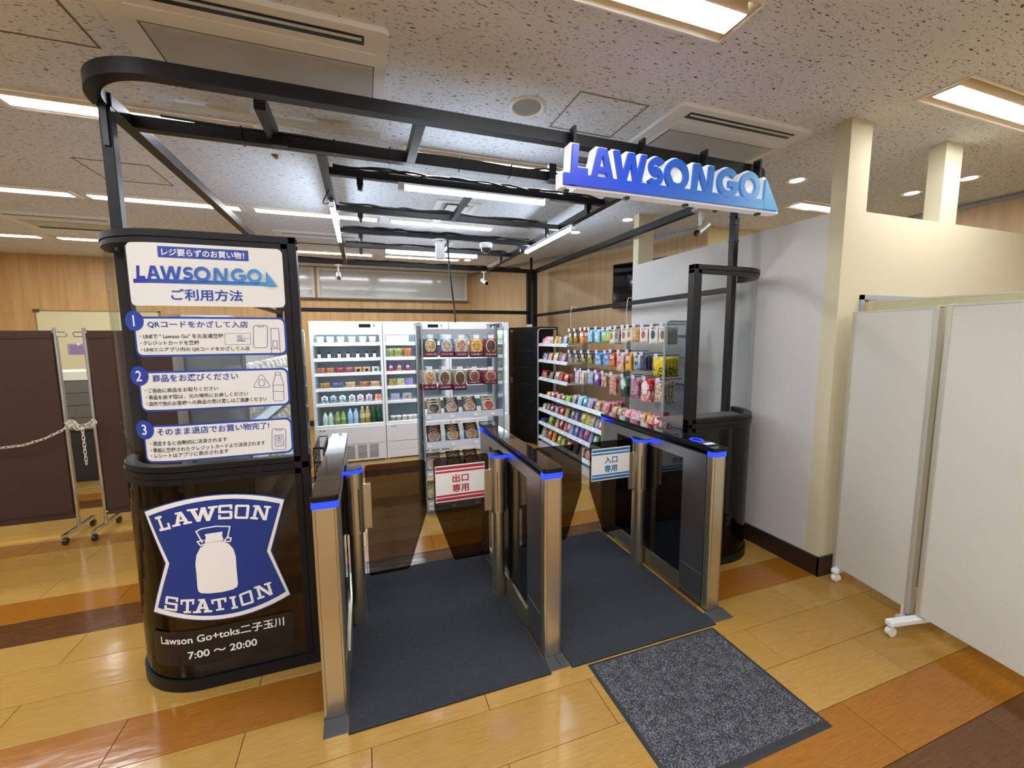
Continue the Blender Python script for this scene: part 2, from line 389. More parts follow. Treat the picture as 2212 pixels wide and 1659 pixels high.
for n, (x0, x1, y0, y1) in enumerate(LIGHTS):
    rown = {1.35: 'the row nearest the viewer', 3.04: 'the row above the store front', 4.84: 'the row above the middle of the store', 6.9: 'the row nearest the back wall', -.4: 'the unseen added row behind the viewer', -2.0: 'the unseen added rearmost row', 3.0: 'the alcove beyond the partition'}[y0]
    idx = sorted([r[0] for r in LIGHTS if r[2] == y0]).index(x0)
    t = thing('ceiling_light', 'recessed ceiling light, %s from left in %s' % (ORD[idx], rown) if y0 != 3.0 else 'recessed fluorescent ceiling light beyond the low partition by the sign tip', 'ceiling light', ((x0+x1)/2, (y0+y1)/2, CEIL), 0, 'recessed ceiling lights')
    L, W = (x1-x0)/2, (y1-y0)/2; r = .012
    b = B()
    for a in ((-L-r, L+r, -W-r, -W), (-L-r, L+r, W, W+r), (-L-r, -L, -W, W), (L, L+r, -W, W)): b.box(*a, -.008, .002)
    b.build('rim', OFFW, t)
    tw = .035; b = B(); d = .055
    P = [(-L, -W, 0), (L, -W, 0), (L, -tw, d), (-L, -tw, d), (-L, W, 0), (L, W, 0), (L, tw, d), (-L, tw, d)]
    b.add(P, [(0, 1, 2, 3), (4, 7, 6, 5), (3, 2, 6, 7)]); b.add(P, [(0, 3, 7, 4), (1, 5, 6, 2)])
    b.build('reflector', REFL, t, norm=False)
    B().box(-L+.025, L-.025, -.058, -.054, -.012, .05).box(-L+.025, L-.025, .054, .058, -.012, .05).box(-L+.02, -L+.025, -.058, .058, -.012, .05).box(L-.025, L-.02, -.058, .058, -.012, .05).build('lamp_side_shield', REFL, t)  # opaque sides added to keep direct lamp light off the reflector
    B().box(-L+.026, L-.026, -.053, .053, -.014, -.009).build('diffuser', LWARM, t)
# downlights
DL = mat('downlight_lens', '#ffffff', .5, emit='#fff6e6', es=DOWN_L)
for n, (x, y, lb) in enumerate(((3.48, 2.65, 'left one of the pair left of the partition column'), (4.32, 3.14, 'lower one of the pair left of the partition column'), (4.80, 2.54, 'left of the second partition column'), (4.81, 2.157, 'right of the second partition column'), (1.77, 3.58, 'under the left end of the blue sign'), (.83, 4.74, 'behind the square vent'), (2.545, 4.78, 'right of the slanting shelf light'), (2.83, 4.1, 'just left of the far partition column'), (1.71, 7.0, 'nearest the back window'))):
    t = thing('downlight', 'small round ceiling downlight, '+lb, 'ceiling light', (x, y, CEIL), 0, 'round downlights')
    B().lathe([(.045, .0), (.062, -.004), (.075, -.006), (.078, 0)], 24).build('rim', WHITE, t)
    B().lathe([(0, -.003), (.05, -.003), (.05, .0)], 24).build('lens', DL, t)
# air conditioners
GRL = mat('ac_grille_plastic', '#ccd0d2', .55); ACW = mat('ac_panel_plastic', '#e9eef2', .5)
def aircon(x0, x1, y0, y1, label, near=True):
    t = thing('air_conditioner', label, 'air conditioner', ((x0+x1)/2, (y0+y1)/2, CEIL), 0, 'ceiling cassette air conditioners')
    L, W = (x1-x0)/2, (y1-y0)/2
    b = B(); poly = rounded(-L, L, -W, W, .03)
    b.prism(poly, -.022, 0); b.build('panel', ACW, t)
    b = B(); b.prism(rounded(-L+.1, L-.05, -W+.15, W-.13, .006), -.027, -.0221); b.build('grille_frame', ACW, t)
    b = B(); n = 34; ya, yb = -W+.24, W-.15
    for i in range(n):
        y = ya+(yb-ya)*(i+.5)/n; b.box(-L+.12, L-.06, y-.0032, y+.0032, -.031, -.0271)
    tag(b.build('grille_slats', GRL, t), kind='stuff')
    B().box(-L+.11, L-.055, ya-.004, yb+.004, -.0278, -.0271).build('grille_backing', mat('grille_shadow_plastic', '#6d6f70', .7), t)
    for s in (-1, 1):
        y = s*(W-.075)
        B().box(-L+.1, L-.1, y-.03, y+.03, -.0232, -.0222).build('air_slot', BLKPL, t)
        f = B().box(-L+.11, L-.11, -.005, .005, -.002, .002).build('louver', GRL, t, (0, y+s*.012, -.0275)); f.rotation_euler = (s*.35, 0, 0)
    B().box(L-.17, L-.1, -W+.02, -W+.035, -.0226, -.0221).box(L-.17, L-.08, -W+.038, -W+.045, -.0226, -.0221).build('rating_sticker', PWHITE, t)
    return t
aircon(-.9, .163, 1.965, 2.65, 'large cream ceiling air conditioner above the rounded frame at upper left')
aircon(1.72, 2.747, 2.0, 2.68, 'cream ceiling air conditioner behind the blue sign')
aircon(-3.45, -2.42, 5.75, 6.4, 'ceiling air conditioner far back at left above the brown screens')
aircon(-.95, .07, 5.75, 6.4, 'ceiling air conditioner far back above the left fridge')
# draught deflector hung under the first air conditioner
t = thing('draught_deflector', 'clear draught deflector strip on wire brackets below the large air conditioner', 'deflector', (-.37, 2.86, 2.85))
pr = B(); pr.prism([(-.53, 0), (.53, 0), (.53, .012), (-.53, .012)], -.02, .02); pr.build('strip', thin('milky_strip', '#f0eee6', .6, .15, 1.4, .3, '#f0ece0'), t)
for cx in (-.27, .27):
    b = B(); pts = [(cx-.15, -.24, .015), (cx-.15, -.18, .015), (cx-.08, -.09, .015), (cx+.06, -.09, .015), (cx+.14, -.17, .015), (cx+.14, -.24, .015)]
    b.tube(pts, .003, 6); b.tube([(cx, -.09, .015), (cx, .0, .015)], .003, 6); b.box(cx-.1, cx+.1, -.012, .012, .012, .03)
    b.build('bracket', mat('cream_wire', '#e6e0d0', .5), t)
# speaker, hatches, square vent, detectors, seams
t = thing('ceiling_speaker', 'round grey ceiling speaker with a pale ring near the hatch', 'speaker', (.928, 2.332, CEIL))
B().lathe([(.082, -.004), (.09, -.009), (.102, -.006), (.106, 0)], 32).build('ring', OFFW, t)
B().lathe([(0, -.0045), (.05, -.005), (.084, -.004), (.084, 0)], 32).build('mesh_cover', mat('speaker_mesh', '#8f897c', .7, bump=.4, bscale=900), t)
HF = mat('hatch_frame', '#8e8a82', .5, .3)
def hatch(x0, x1, y0, y1, label, m):
    t = thing('ceiling_hatch', label, 'hatch', ((x0+x1)/2, (y0+y1)/2, CEIL)); L, W = (x1-x0)/2, (y1-y0)/2; b = B()
    for a in ((-L, L, -W, -W+.008), (-L, L, W-.008, W), (-L, -L+.008, -W, W), (L-.008, L, -W, W)): b.box(*a, -.003, .001)
    b.build('frame', m, t); return t
hatch(1.14, 1.576, 2.1, 2.5, 'square access hatch with silver edge between speaker and air conditioner', HF)
hatch(-1.887, -1.436, 3.98, 4.42, 'square access hatch with brown edge at the left of the ceiling', mat('hatch_frame_brown', '#7d715c', .6))
t = thing('ceiling_vent', 'small square ceiling vent with a raised centre plate', 'vent', (.93, 4.25, CEIL))
B().box(-.21, .21, -.185, .185, -.012, 0, .004).build('frame', OFFW, t)
B().box(-.15, .15, -.13, .13, -.014, -.0121).build('opening', BLKPL, t)
B().box(-.105, .105, -.12, .12, -.03, -.018, .004).build('centre_plate', OFFW, t)
for x, y, l in ((-.518, 3.49, 'behind the left bracket'), (3.495, 3.53, 'above the right security camera')):
    t = thing('ceiling_detector', 'tiny bronze sprinkler head on the ceiling '+l, 'sprinkler', (x, y, CEIL), 0, 'sprinkler heads')
    B().lathe([(.0, -.02), (.012, -.02), (.012, -.012), (.025, -.006), (.03, 0)], 12).build('head', mat('bronze', '#7b6a4c', .4, .7), t)
for n, (a, l) in enumerate((((-1.045, -1.035, 1.2, 2.5), 'running to the viewer'), ((-6, -1.035, 2.5, 2.507), 'running to the left wall'))):
    tag(B().box(*a, CEIL-.002, CEIL+.001).build('trim_%d' % (n+4), mat('seam_grey', '#6c685f', .7)), 'narrow ceiling joint strip at upper left, '+l, 'trim', kind='structure')
# ================================================================== STORE FRAME
KY, KR = 2.14, .33                       # booth front plane and corner radius
LCX, RCX, KCY = -.742, 2.40, 2.14+.33    # corner centres of the two booths
FXL, FXR, FYB = LCX-KR, RCX+KR, 6.42
ZB, ZT = 2.635, 2.695
frame = thing('steel_gantry', 'black steel tube frame of the walk-in store with rounded front corners', 'frame')
def corner(cx, side, r, n=24, a0=0, a1=PI/2):
    """plan points of a rounded corner; side -1 left, +1 right; from front tangent to side tangent"""
    return [(cx+side*r*math.sin(a0+(a1-a0)*i/n), KCY-r*math.cos(a0+(a1-a0)*i/n)) for i in range(n+1)]
def band(b, outer, inner, z0, z1):
    n = len(outer); vs = [(x, y, z0) for x, y in outer]+[(x, y, z0) for x, y in inner]+[(x, y, z1) for x, y in outer]+[(x, y, z1) for x, y in inner]
    fs = []
    for i in range(n-1):
        fs += [(i, i+1, n+i+1, n+i), (2*n+i, 3*n+i, 3*n+i+1, 2*n+i+1), (i, 2*n+i, 2*n+i+1, i+1), (n+i, n+i+1, 3*n+i+1, 3*n+i)]
    fs += [(0, n, 3*n, 2*n), (n-1, 3*n-1, 4*n-1, 2*n-1)]
    b.add(vs, fs); return b
T = .055
b = B(); out = list(reversed(corner(LCX, -1, KR)))+corner(RCX, 1, KR); inn = list(reversed(corner(LCX, -1, KR-T)))+corner(RCX, 1, KR-T)
band(b, out, inn, ZB, ZT); b.build('front_beam', BLACK, frame)
def beam(name, x0, x1, y0, y1, z0=ZB, z1=ZT): return B().box(x0, x1, y0, y1, z0, z1, .003).build(name, BLACK, frame)
for x0, s in ((-1.052, 1), (2.622, 1)):
    beam('post', x0, x0+.044, 2.455, 2.505, 0, ZB)
    B().box(x0+.012, x0+.034, 2.444, 2.4545, 2.46, 2.66).build('joint_plate', mat('dark_plate', '#232427', .35, .4), frame)
beam('post', FXR-.07, FXR, FYB, FYB+.07, 0, ZT); beam('post', FXR-.17, FXR-.10, FYB, FYB+.07, 0, ZT); beam('post', FXL, FXL+.07, FYB, FYB+.07, 0, ZT)
beam('side_beam', FXL+.005, FXL+.065, KCY, FYB); beam('side_beam', FXR-.065, FXR-.005, KCY, FYB)
beam('side_rail', FXR-.06, FXR-.015, 2.54, FYB, 1.935, 1.975); beam('side_rail', FXL+.01, FXL+.055, 2.54, FYB, 1.935, 1.975)
beam('back_beam', FXL+.07, FXR-.07, FYB+.005, FYB+.06); beam('back_rail', FXL+.07, FXR-.17, FYB+.01, FYB+.055, 1.975, 2.03)
beam('cross_beam', FXL+.065, FXR-.065, 2.66, 2.715)
beam('inner_beam', -.2, -.15, 2.715, FYB); beam('inner_beam', 1.85, 1.91, 2.715, FYB)
for y in (3.03, 3.83, 4.57, 5.25): beam('cross_beam', -.15, 1.85, y-.022, y+.022, ZB+.005, ZT-.01)
beam('short_beam', .29, .34, KY+T, 2.66); beam('short_beam', .785, .825, 3.05, 3.81, ZB+.005, ZT-.015); beam('short_beam', .95, .99, 4.59, 5.23, ZB+.005, ZT-.015)
st = beam('bracket_stub', -.425, -.375, 2.33, 2.66, ZB+.02, ZT+.03)
B().box(-.40, -.33, 2.60, 2.655, ZB-.02, ZB+.03).build('clamp', BLKPL, frame)
B().box(1.2, 1.25, 2.62, 2.66, ZB, ZT+.035).build('clamp', BLKPL, frame)
b = B().tube([(FXR-.10, FYB-.005, 2.5), (FXR-.10, FYB+.02, 2.72), (FXR-.095, FYB+.03, CEIL-.01)], .022, 10); b.build('cable_conduit', BLKPL, frame)
def cable(pts, r=.006, name='cable', m=BLKPL, parent=frame, sub=5):
    P = [Vector(p) for p in pts]; q = []
    for i in range(len(P)-1):
        p0, p1, p2, p3 = P[max(i-1, 0)], P[i], P[i+1], P[min(i+2, len(P)-1)]
        for k in range(sub):
            t = k/sub; q.append(.5*((2*p1)+(p2-p0)*t+(2*p0-5*p1+4*p2-p3)*t*t+(3*p1-p0-3*p2+p3)*t**3))
    q.append(P[-1]); return B().tube(q, r, 6).build(name, m, parent)
rnd = random.Random(3)
for y in (3.03, 3.83, 4.57, 5.25, FYB+.02):                      # cables strapped on top of the beams, with sensors hanging
    for k in range(3):
        x = -.13 if y < 6 else -.9; pts = []
        xe = 1.84 if y < 6 else 2.5
        while x < xe: pts.append((x, y+rnd.uniform(-.02, .02), ZT-.006+rnd.uniform(.0, .024))); x += rnd.uniform(.1, .2)
        cable(pts, rnd.uniform(.005, .009))
    for x in ([.03, 1.72] if y < 6 else []):
        b = B().box(x-.02, x+.02, y-.02, y+.02, ZB-.04, ZB+.004).cyl((x, y, ZB-.07), (x, y, ZB-.04), .016, 10); b.build('sensor', BLKPL, frame)
for k in range(2): cable([(x, 2.69+rnd.uniform(-.02, .02), ZT+rnd.uniform(.0, .018)) for x in (-.9, -.6, -.3, 0, .35, .7, 1.0, 1.2)], .006)
for x in (-.55, -.1, .2, .62, .95): B().box(x-.004, x+.004, 2.652, 2.722, ZB-.003, ZT+.012).build('cable_tie', BLKPL, frame)
for z in (2.42, 2.48, 2.3): B().box(2.618, 2.67, 2.451, 2.509, z, z+.006).build('cable_tie', BLKPL, frame)
cable([(-.175, 3.3, ZB), (-.22, 3.36, 2.56), (-.19, 3.5, 2.60)], .004)
# LED tubes of the store
TUBE = mat('cool_led_tube', '#ffffff', .4, emit='#e4f2ff', es=STORE_L)
def led(x, y, L, along, label):
    t = thing('led_tube', label, 'tube light', (x, y, ZB), 0 if along == 'x' else PI/2, 'store LED tubes')
    B().box(-L/2, L/2, -.012, .012, -.016, -.002).build('housing', LGREY, t)
    B().cyl((-L/2+.04, 0, -.032), (L/2-.04, 0, -.032), .0165, 14).build('diffuser', TUBE, t)
    for s in (-1, 1): B().box(s*L/2-.02-s*.02, s*L/2+.02-s*.02, -.02, .02, -.05, -.003, .003).build('end_cap', WHITE, t)
led(.82, 3.0, 1.1, 'x', 'bright cool LED tube under the front cross beam, nearest the sign')
led(-.175, 4.16, 1.28, 'y', 'bright LED tube under the left inner beam')
led(1.88, 4.17, 1.2, 'y', 'bright LED tube slanting down along the right inner beam')
led(.85, 5.22, 1.1, 'x', 'LED tube under the rear cross beam behind the white box')
# security cameras
def bullet(loc, aim, label, drop=.12, pole=0.0):
    t = thing('security_camera', label, 'camera', loc); b = B(); b.lathe([(0, 0), (.045, 0), (.048, -.01), (.03, -.02), (0, -.022)], 18); b.build('mount', WHITE, t)
    b = B(); b.cyl((0, 0, -.02), (0, 0, -drop), .012, 10); b.build('arm', WHITE, t)
    a = Vector(aim).normalized(); c = Vector((0, 0, -drop-.03))
    B().cyl(c-a*.06, c+a*.08, .032, 16).build('body', WHITE, t)
    ln = B().cyl(c+a*.0795, c+a*.088, .03, 16, .026).build('lens', BGLASS, t)
bullet((-.27, FYB-.03, 2.62), (.05, -.8, -.5), 'small white bullet camera under the back beam at left')
bullet((1.82, FYB-.03, 2.62), (.25, -.8, -.45), 'small white bullet camera under the back beam at right')
t = thing('security_camera', 'silver tube camera hanging from the right beam beneath the sign', 'camera', (2.66, 2.84, ZB))
B().lathe([(0, 0), (.07, 0), (.068, -.012), (.02, -.02), (0, -.02)], 20).build('mount', LGREY, t)
B().cyl((0, 0, -.02), (0, 0, -.13), .013, 10).build('arm', WHITE, t)
cable([(.015, 0, -.02), (.03, -.01, -.06), (.012, .01, -.1), (.03, 0, -.14)], .003, 'wire', WHITE, t)
c = Vector((.02, 0, -.155)); a = Vector((-.78, -.35, -.45)).normalized()
B().cyl(c-a*.12, c+a*.1, .027, 18).build('body', mat('silver_tube', '#c9c9c6', .3, .3), t)
B().cyl(c+a*.0995, c+a*.104, .026, 18).build('lens', BGLASS, t)
t = thing('dome_camera', 'white dome camera with dark eye hanging under the store ceiling frame', 'camera', (1.33, 4.57, ZB))
B().lathe([(0, 0), (.07, 0), (.072, -.03), (.066, -.05), (.06, -.055), (0, -.055)], 22).build('shell', WHITE, t)
B().lathe([(.055, -.055), (.05, -.085), (.03, -.105), (0, -.112)], 20).build('eye', mat('smoky_dome', '#33343a', .08, coat=.6), t)
t = thing('junction_box', 'white box and round base hanging from a cross beam above the centre shelf', 'box', (.82, 4.57, ZB))
B().lathe([(0, 0), (.075, 0), (.07, -.012), (0, -.014)], 20).build('base', WHITE, t); B().box(-.045, .045, -.035, .035, -.2, -.03, .01).build('case', WHITE, t); B().cyl((0, 0, -.012), (0, 0, -.035), .02, 10).build('neck', WHITE, t)
o = cable([(.9, 4.55, ZB), (.905, 4.5, 2.3), (.9, 4.3, 1.95), (.9, 4.24, 1.76)], .009, 'power_cable', BLKPL, None, 8)
tag(o, 'black power cable dropping from the beam to the centre shelf', 'cable')

# ================================================================== DECALS ON CURVED BOOTH FRONTS
def kiosk_sz(px, py):
    """pixel -> (arc coordinate s, height z) on the left booth's front surface"""
    p = at_y(px, py, KY)
    if p.x >= LCX: return p.x, p.z
    d = ray(px, py); o = CAM; dx, dy = d.x, d.y; ox, oy = o.x-LCX, o.y-KCY
    A = dx*dx+dy*dy; Bq = 2*(ox*dx+oy*dy); C = ox*ox+oy*oy-KR*KR; D = max(0, Bq*Bq-4*A*C); t = (-Bq-math.sqrt(D))/(2*A)
    q = o+d*t; th = math.atan2(LCX-q.x, KCY-q.y); return LCX-th*KR, q.z
def surf(s, z, eps):
    if s >= LCX: return (s, KY-eps, z)
    th = (LCX-s)/KR; r = KR+eps; return (LCX-r*math.sin(th), KCY-r*math.cos(th), z)
def decal(name, polys, m, parent, eps, tris=None):
    """polys: lists of (s,z) points; wrapped onto the booth surface"""
    bm = bmesh.new()
    for i, p in enumerate(polys):
        if len(p) < 3: continue
        vs = [bm.verts.new((s, z, i*4e-5)) for s, z in p]; bm.faces.new(vs)
    if tris:
        vs = [bm.verts.new((s, z, 0)) for s, z in tris[0]]
        for f in tris[1]:
            try: bm.faces.new([vs[i] for i in f])
            except ValueError: pass
    if any(len(f.verts) > 4 for f in bm.faces): bmesh.ops.triangulate(bm, faces=bm.faces[:])
    if min(v.co.x for v in bm.verts) < LCX:
        for k in range(12):
            bmesh.ops.bisect_plane(bm, geom=bm.verts[:]+bm.edges[:]+bm.faces[:], plane_co=(LCX-.035*k, 0, 0), plane_no=(1, 0, 0))
    bm.verts.index_update()
    b = B(); b.add([surf(v.co.x, v.co.y, eps+v.co.z) for v in bm.verts], [[v.index for v in f.verts] for f in bm.faces]); bm.free()
    o = b.build(name, m, parent, norm=False)
    me = o.data; n = sum((p.normal.y*p.area for p in me.polygons))
    if n > 0: me.flip_normals()
    return o
_tx = {}
def text2d(body, bold=.018):
    if (body, bold) in _tx: return _tx[(body, bold)]
    cu = bpy.data.curves.new('text', 'FONT'); cu.body = body; cu.size = 1.0; cu.offset = bold; cu.resolution_u = 3
    o = bpy.data.objects.new('text', cu); COL.objects.link(o)
    me = bpy.data.meshes.new_from_object(o.evaluated_get(bpy.context.evaluated_depsgraph_get()))
    vs = [(v.co.x, v.co.y) for v in me.vertices]; fs = [tuple(p.vertices) for p in me.polygons]
    bpy.data.objects.remove(o); bpy.data.curves.remove(cu); bpy.data.meshes.remove(me)
    x0, x1 = min(v[0] for v in vs), max(v[0] for v in vs); y0, y1 = min(v[1] for v in vs), max(v[1] for v in vs)
    r = ([((x-x0)/(x1-x0), (y-y0)/(y1-y0)) for x, y in vs], fs, (x1-x0)/(y1-y0)); _tx[(body, bold)] = r; return r
def text_on_booth(name, body, pl, pr, hpx, m, parent, eps, bold=.018):
    """pl, pr: pixels of the middle of the left and right end; hpx: height in pixels"""
    vs, fs, asp = text2d(body, bold); s0, z0 = kiosk_sz(*pl); s1, z1 = kiosk_sz(*pr)
    h = abs(kiosk_sz(pl[0], pl[1]-hpx/2)[1]-kiosk_sz(pl[0], pl[1]+hpx/2)[1]); z = (z0+z1)/2
    return decal(name, [], m, parent, eps, ([(s0+(s1-s0)*x, z+(y-.5)*h) for x, y in vs], fs))
def KP(*pts): return [kiosk_sz(x, y) for x, y in pts]
def stroke(pts, w, closed=False):
    """2D polyline -> quads of width w"""
    out = []; P = [Vector(p) for p in pts]; n = len(P)
    for i in range(n if closed else n-1):
        a, c = P[i], P[(i+1) % n]; d = (c-a)
        if d.length < 1e-7: continue
        d.normalize(); q = Vector((-d.y, d.x))*(w/2); e = d*(w/2)
        out.append([tuple(a-e+q), tuple(a-e-q), tuple(c+e-q), tuple(c+e+q)])
    return out
# ================================================================== BOOTHS
def booth(cx, side, xin, label, z_top=2.05):
    t = thing('rounded_booth', label, 'booth'); out = corner(cx, side, KR); inn = corner(cx, side, KR-.045)
    o2 = [(xin, KY)]+out; i2 = [(xin, KY+.045)]+inn
    def ring(name, z0, z1, grow=0.0, m=BLACK):
        o3 = [(xin, KY-grow)]+corner(cx, side, KR+grow); band(b := B(), o3, i2, z0, z1); return b.build(name, m, t)
    ring('top_rail', z_top-.028, z_top, .004); ring('top_rail', z_top-.052, z_top-.031)
    ring('mid_rail', 1.03, 1.055); ring('mid_rail', 1.0, 1.027, .004); ring('mid_rail', .972, .997)
    ring('base_plinth', 0, .055, .006)
    w = .032; xs_ = (xin-w*2, xin) if side < 0 else (xin, xin+w*2)
    xa, xb = xs_
    B().box(xa+w if side < 0 else xa, xb if side < 0 else xa+w, KY-.004, KY+.05, 0, z_top, .002).build('frame_upright', BLACK, t)
    for z0, z1 in ((1.0, z_top), (.05, 1.0)): B().box(xa if side < 0 else xa+w+.002, xa+w-.002 if side < 0 else xb, KY, KY+.04, z0, z1, .002).build('frame_stile', BLACK, t)
    mid = lambda r: [(xin+side*.06, KCY-r)]+corner(cx, side, r)
    band(b := B(), mid(KR-.004), mid(KR-.009), 1.055, z_top-.05); b.build('upper_pane', GLASS, t)
    band(b := B(), mid(KR-.004), mid(KR-.010), .055, .972); b.build('lower_pane', DSMOKE, t)
    # inside floor plate and counter seen through the pane
    return t
kl = booth(LCX, -1, -.262, 'tall rounded glass booth at left carrying the blue and white instructions')
kr = booth(RCX, 1, 1.975, 'empty rounded glass booth at right between the gate and the partition wall')
pts = [(1.99, KY+.05)]+corner(RCX, 1, KR-.05)+[(1.99, KCY)]
B().prism(pts, 0.0, .05).build('floor_plate', BLKPL, kr)
B().prism(pts, 1.0, 1.02).build('shelf_plate', mat('taupe_shelf', '#6a615a', .5), kr)
B().box(-.262, -.245, KY+.004, KY+.03, 0, .3).build('foot_bar', BLACK, kl)
# --- stickers on the left booth
SW = mat('sticker_white', '#dcdcd6', .45); SBLUE = mat('sticker_blue', '#1c3f9e', .45); STXT = mat('sticker_text_grey', '#33363c', .5)
def rpanel(p, r, n=5):
    """p: px corners TL, TR, BR, BL -> rounded polygon in (s,z)"""
    q = KP(*p); s0 = (q[0][0]+q[3][0])/2; s1 = (q[1][0]+q[2][0])/2; z1 = (q[0][1]+q[1][1])/2; z0 = (q[2][1]+q[3][1])/2
    return s0, s1, z0, z1, rounded(s0, s1, z0, z1, r, n)
S1 = rpanel([(271, 519), (611, 543), (615, 665), (285, 660)], .022)
pn = decal('heading_panel', [S1[4]], SW, kl, .002); tag(pn, 'white heading sticker with blue lettering')
bar = KP((340, 531), (536, 542), (537, 565), (342, 555)); bz1 = (bar[0][1]+bar[1][1])/2; bz0 = (bar[2][1]+bar[3][1])/2
decal('heading_strip', [[(bar[0][0], bz0), (bar[1][0], bz0), (bar[1][0], bz1), (bar[0][0], bz1)]], SBLUE, pn, .003)
text_on_booth('lettering', 'レジ要らずのお買い物！', (349, 543), (528, 554), 16, PWHITE, pn, .004, .02)
text_on_booth('lettering', 'ご利用方法', (370, 636), (525, 640), 26, SBLUE, pn, .003, .022)
# LAWSON GO logo: unit strokes (x 0..100, y 0..11.7)
def ringpts(cx, cy, rx, ry, w, a0, a1, n=28):
    o = [(cx+rx*math.cos(math.radians(a0+(a1-a0)*i/n)), cy+ry*math.sin(math.radians(a0+(a1-a0)*i/n))) for i in range(n+1)]
    k = [(cx+(rx-w)*math.cos(math.radians(a0+(a1-a0)*i/n)), cy+(ry-w)*math.sin(math.radians(a0+(a1-a0)*i/n))) for i in range(n+1)]
    return [[o[i], o[i+1], k[i+1], k[i]] for i in range(n)]
def logo(bar=2.8, top=11.7, g=0.0, sl=.1):
    """list of convex polygons; g grows every stroke outward (for the white surround)"""
    R = []; w = 2.3; h0 = bar-.9
    def quad(a, b_, c, d): R.append([a, b_, c, d])
    def leg(x0, x1, y0, y1, ww=w):       # slanted bar from (x0,y0) centre to (x1,y1)
        quad((x0-ww/2-g, y0-g), (x0+ww/2+g, y0-g), (x1+ww/2+g, y1+g), (x1-ww/2-g, y1+g))
    H = top
    quad((0-g, 0-g), (100+g*2.2, 0-g), (97+g, bar+g), (0-g, bar+g))
    leg(3.6, 4.6, 0, H); quad((3-g, bar-g), (9.2+g, bar-g), (9.2+g, bar+1.9+g), (3-g, bar+1.9+g))
    leg(11.6, 14.5, h0, H); leg(18.6, 15.6, h0, H); quad((12.5-g, 4.6-g), (17.6+g, 4.6-g), (17.2+g, 6.3+g), (13-g, 6.3+g))
    leg(23.2, 20.9, h0, H); leg(23.6, 26.9, h0, H); leg(29.4, 27.3, h0, H); leg(29.9, 32.6, h0, H)
    cy = (H+h0)/2
    # S
    r1 = (H-h0)/4+.66
    R.extend(ringpts(38.3, H-r1+.05, 3.6+g, r1+g, w-.3+2*g, 30, 270)); R.extend(ringpts(37.3, h0+r1+.4, 3.7+g, r1+g, w-.3+2*g, -150, 90))
    R.extend(ringpts(47.3, cy+.2, 5.5+g, (H-h0)/2+.3+g, w+2*g, 0, 360, 40))
    leg(55.6, 56.6, h0, H); leg(62.2, 57.2, h0, H); leg(63.0, 64.0, h0, H)
    R.extend(ringpts(72.4, cy+.1, 5.4+g, (H-h0)/2+.2+g, w+2*g, 42, 350, 36)); quad((72.6-g, cy-1.2-g), (77.6+g, cy-1.2-g), (77.6+g, cy+.9+g), (72.6-g, cy+.9+g))
    R.extend(ringpts(83.8, cy+.1, 5.3+g, (H-h0)/2+.2+g, w+2*g, 0, 360, 40))
    R.append([(91.6-g, 0), (100+g*2.2, 0-g), (92.4+g, H*.88+g*1.6), (92.2-g, H*.88+g*1.6)])
    return R
lq = KP((289, 603), (289, 610), (600, 620), (560, 590)); ls0, ls1 = lq[0][0], lq[2][0]; lz0 = (lq[1][1]+lq[2][1])/2
k = (ls1-ls0)/100
GOGRAD = gradient('logo_gradient', [(0, '#20309a'), (.35, '#1f4fae'), (1, '#3f97cf')])
decal('logo', [[(ls0+x*k, lz0+y*k*1.12) for x, y in p] for p in logo()], GOGRAD, pn, .003)
# three instruction cards
def card(n, corners, circ, heading, hl, hr, hh, lines, icon):
    s0, s1, z0, z1, poly = rpanel(corners, .028); o = decal('instruction_card', [poly], SBLUE, kl, .002); tag(o, 'white card with blue border and number %d' % n)
    e = .0085; decal('card_face', [rounded(s0+e, s1-e, z0+e, z1-e, .021)], SW, o, .003)
    cs, cz = kiosk_sz(*circ); R = .0415
    decal('number_disc', [[(cs+R*math.cos(2*PI*i/28), cz+R*math.sin(2*PI*i/28)) for i in range(28)]], SBLUE, o, .004)
    vs, fs, a = text2d(str(n), .012); hN = .045; decal('number', [], PWHITE, o, .005, ([(cs+(x-.5)*hN*a*.95, cz+(y-.5)*hN) for x, y in vs], fs))
    text_on_booth('lettering', heading, hl, hr, hh, SBLUE, o, .004, .016)
    for tx, l, r, h in lines: text_on_booth('lettering', tx, l, r, h, STXT, o, .004, .014)
    icon(o)
IC = .0018
def px_strokes(parent, px, w=IC, closed=True, name='icon'): return decal(name, stroke(KP(*px), w, closed), SBLUE, parent, .004)
def rr_px(x0, x1, y0, y1, r, skew=0.0): return [(x+(y-y0)*skew, y) for x, y in rounded(x0, x1, y0, y1, r, 3)]
def icon1(o):
    px_strokes(o, rr_px(548, 578, 703, 751, 5)); px_strokes(o, [(556, 703), (557, 706), (569, 706), (570, 703)], IC, False)
    px_strokes(o, [(585, 709), (602, 709), (606, 764)], IC, False); px_strokes(o, [(585, 709), (587, 764)], IC, False); px_strokes(o, [(585, 753), (605, 753)], IC, False); px_strokes(o, [(590, 736), (599, 736), (600, 750), (590, 750)])
    decal('link_box', stroke(KP((486, 721), (541, 720), (542, 744), (487, 745)), .0012, True), STXT, o, .004)
    for i, (tx, r) in enumerate((('LINEで', 525), ('お友達になって', 539), ('利用開始！', 531))): text_on_booth('lettering', tx, (512, 726+5*i), (r, 726+5*i), 4, SBLUE, o, .004, .01)
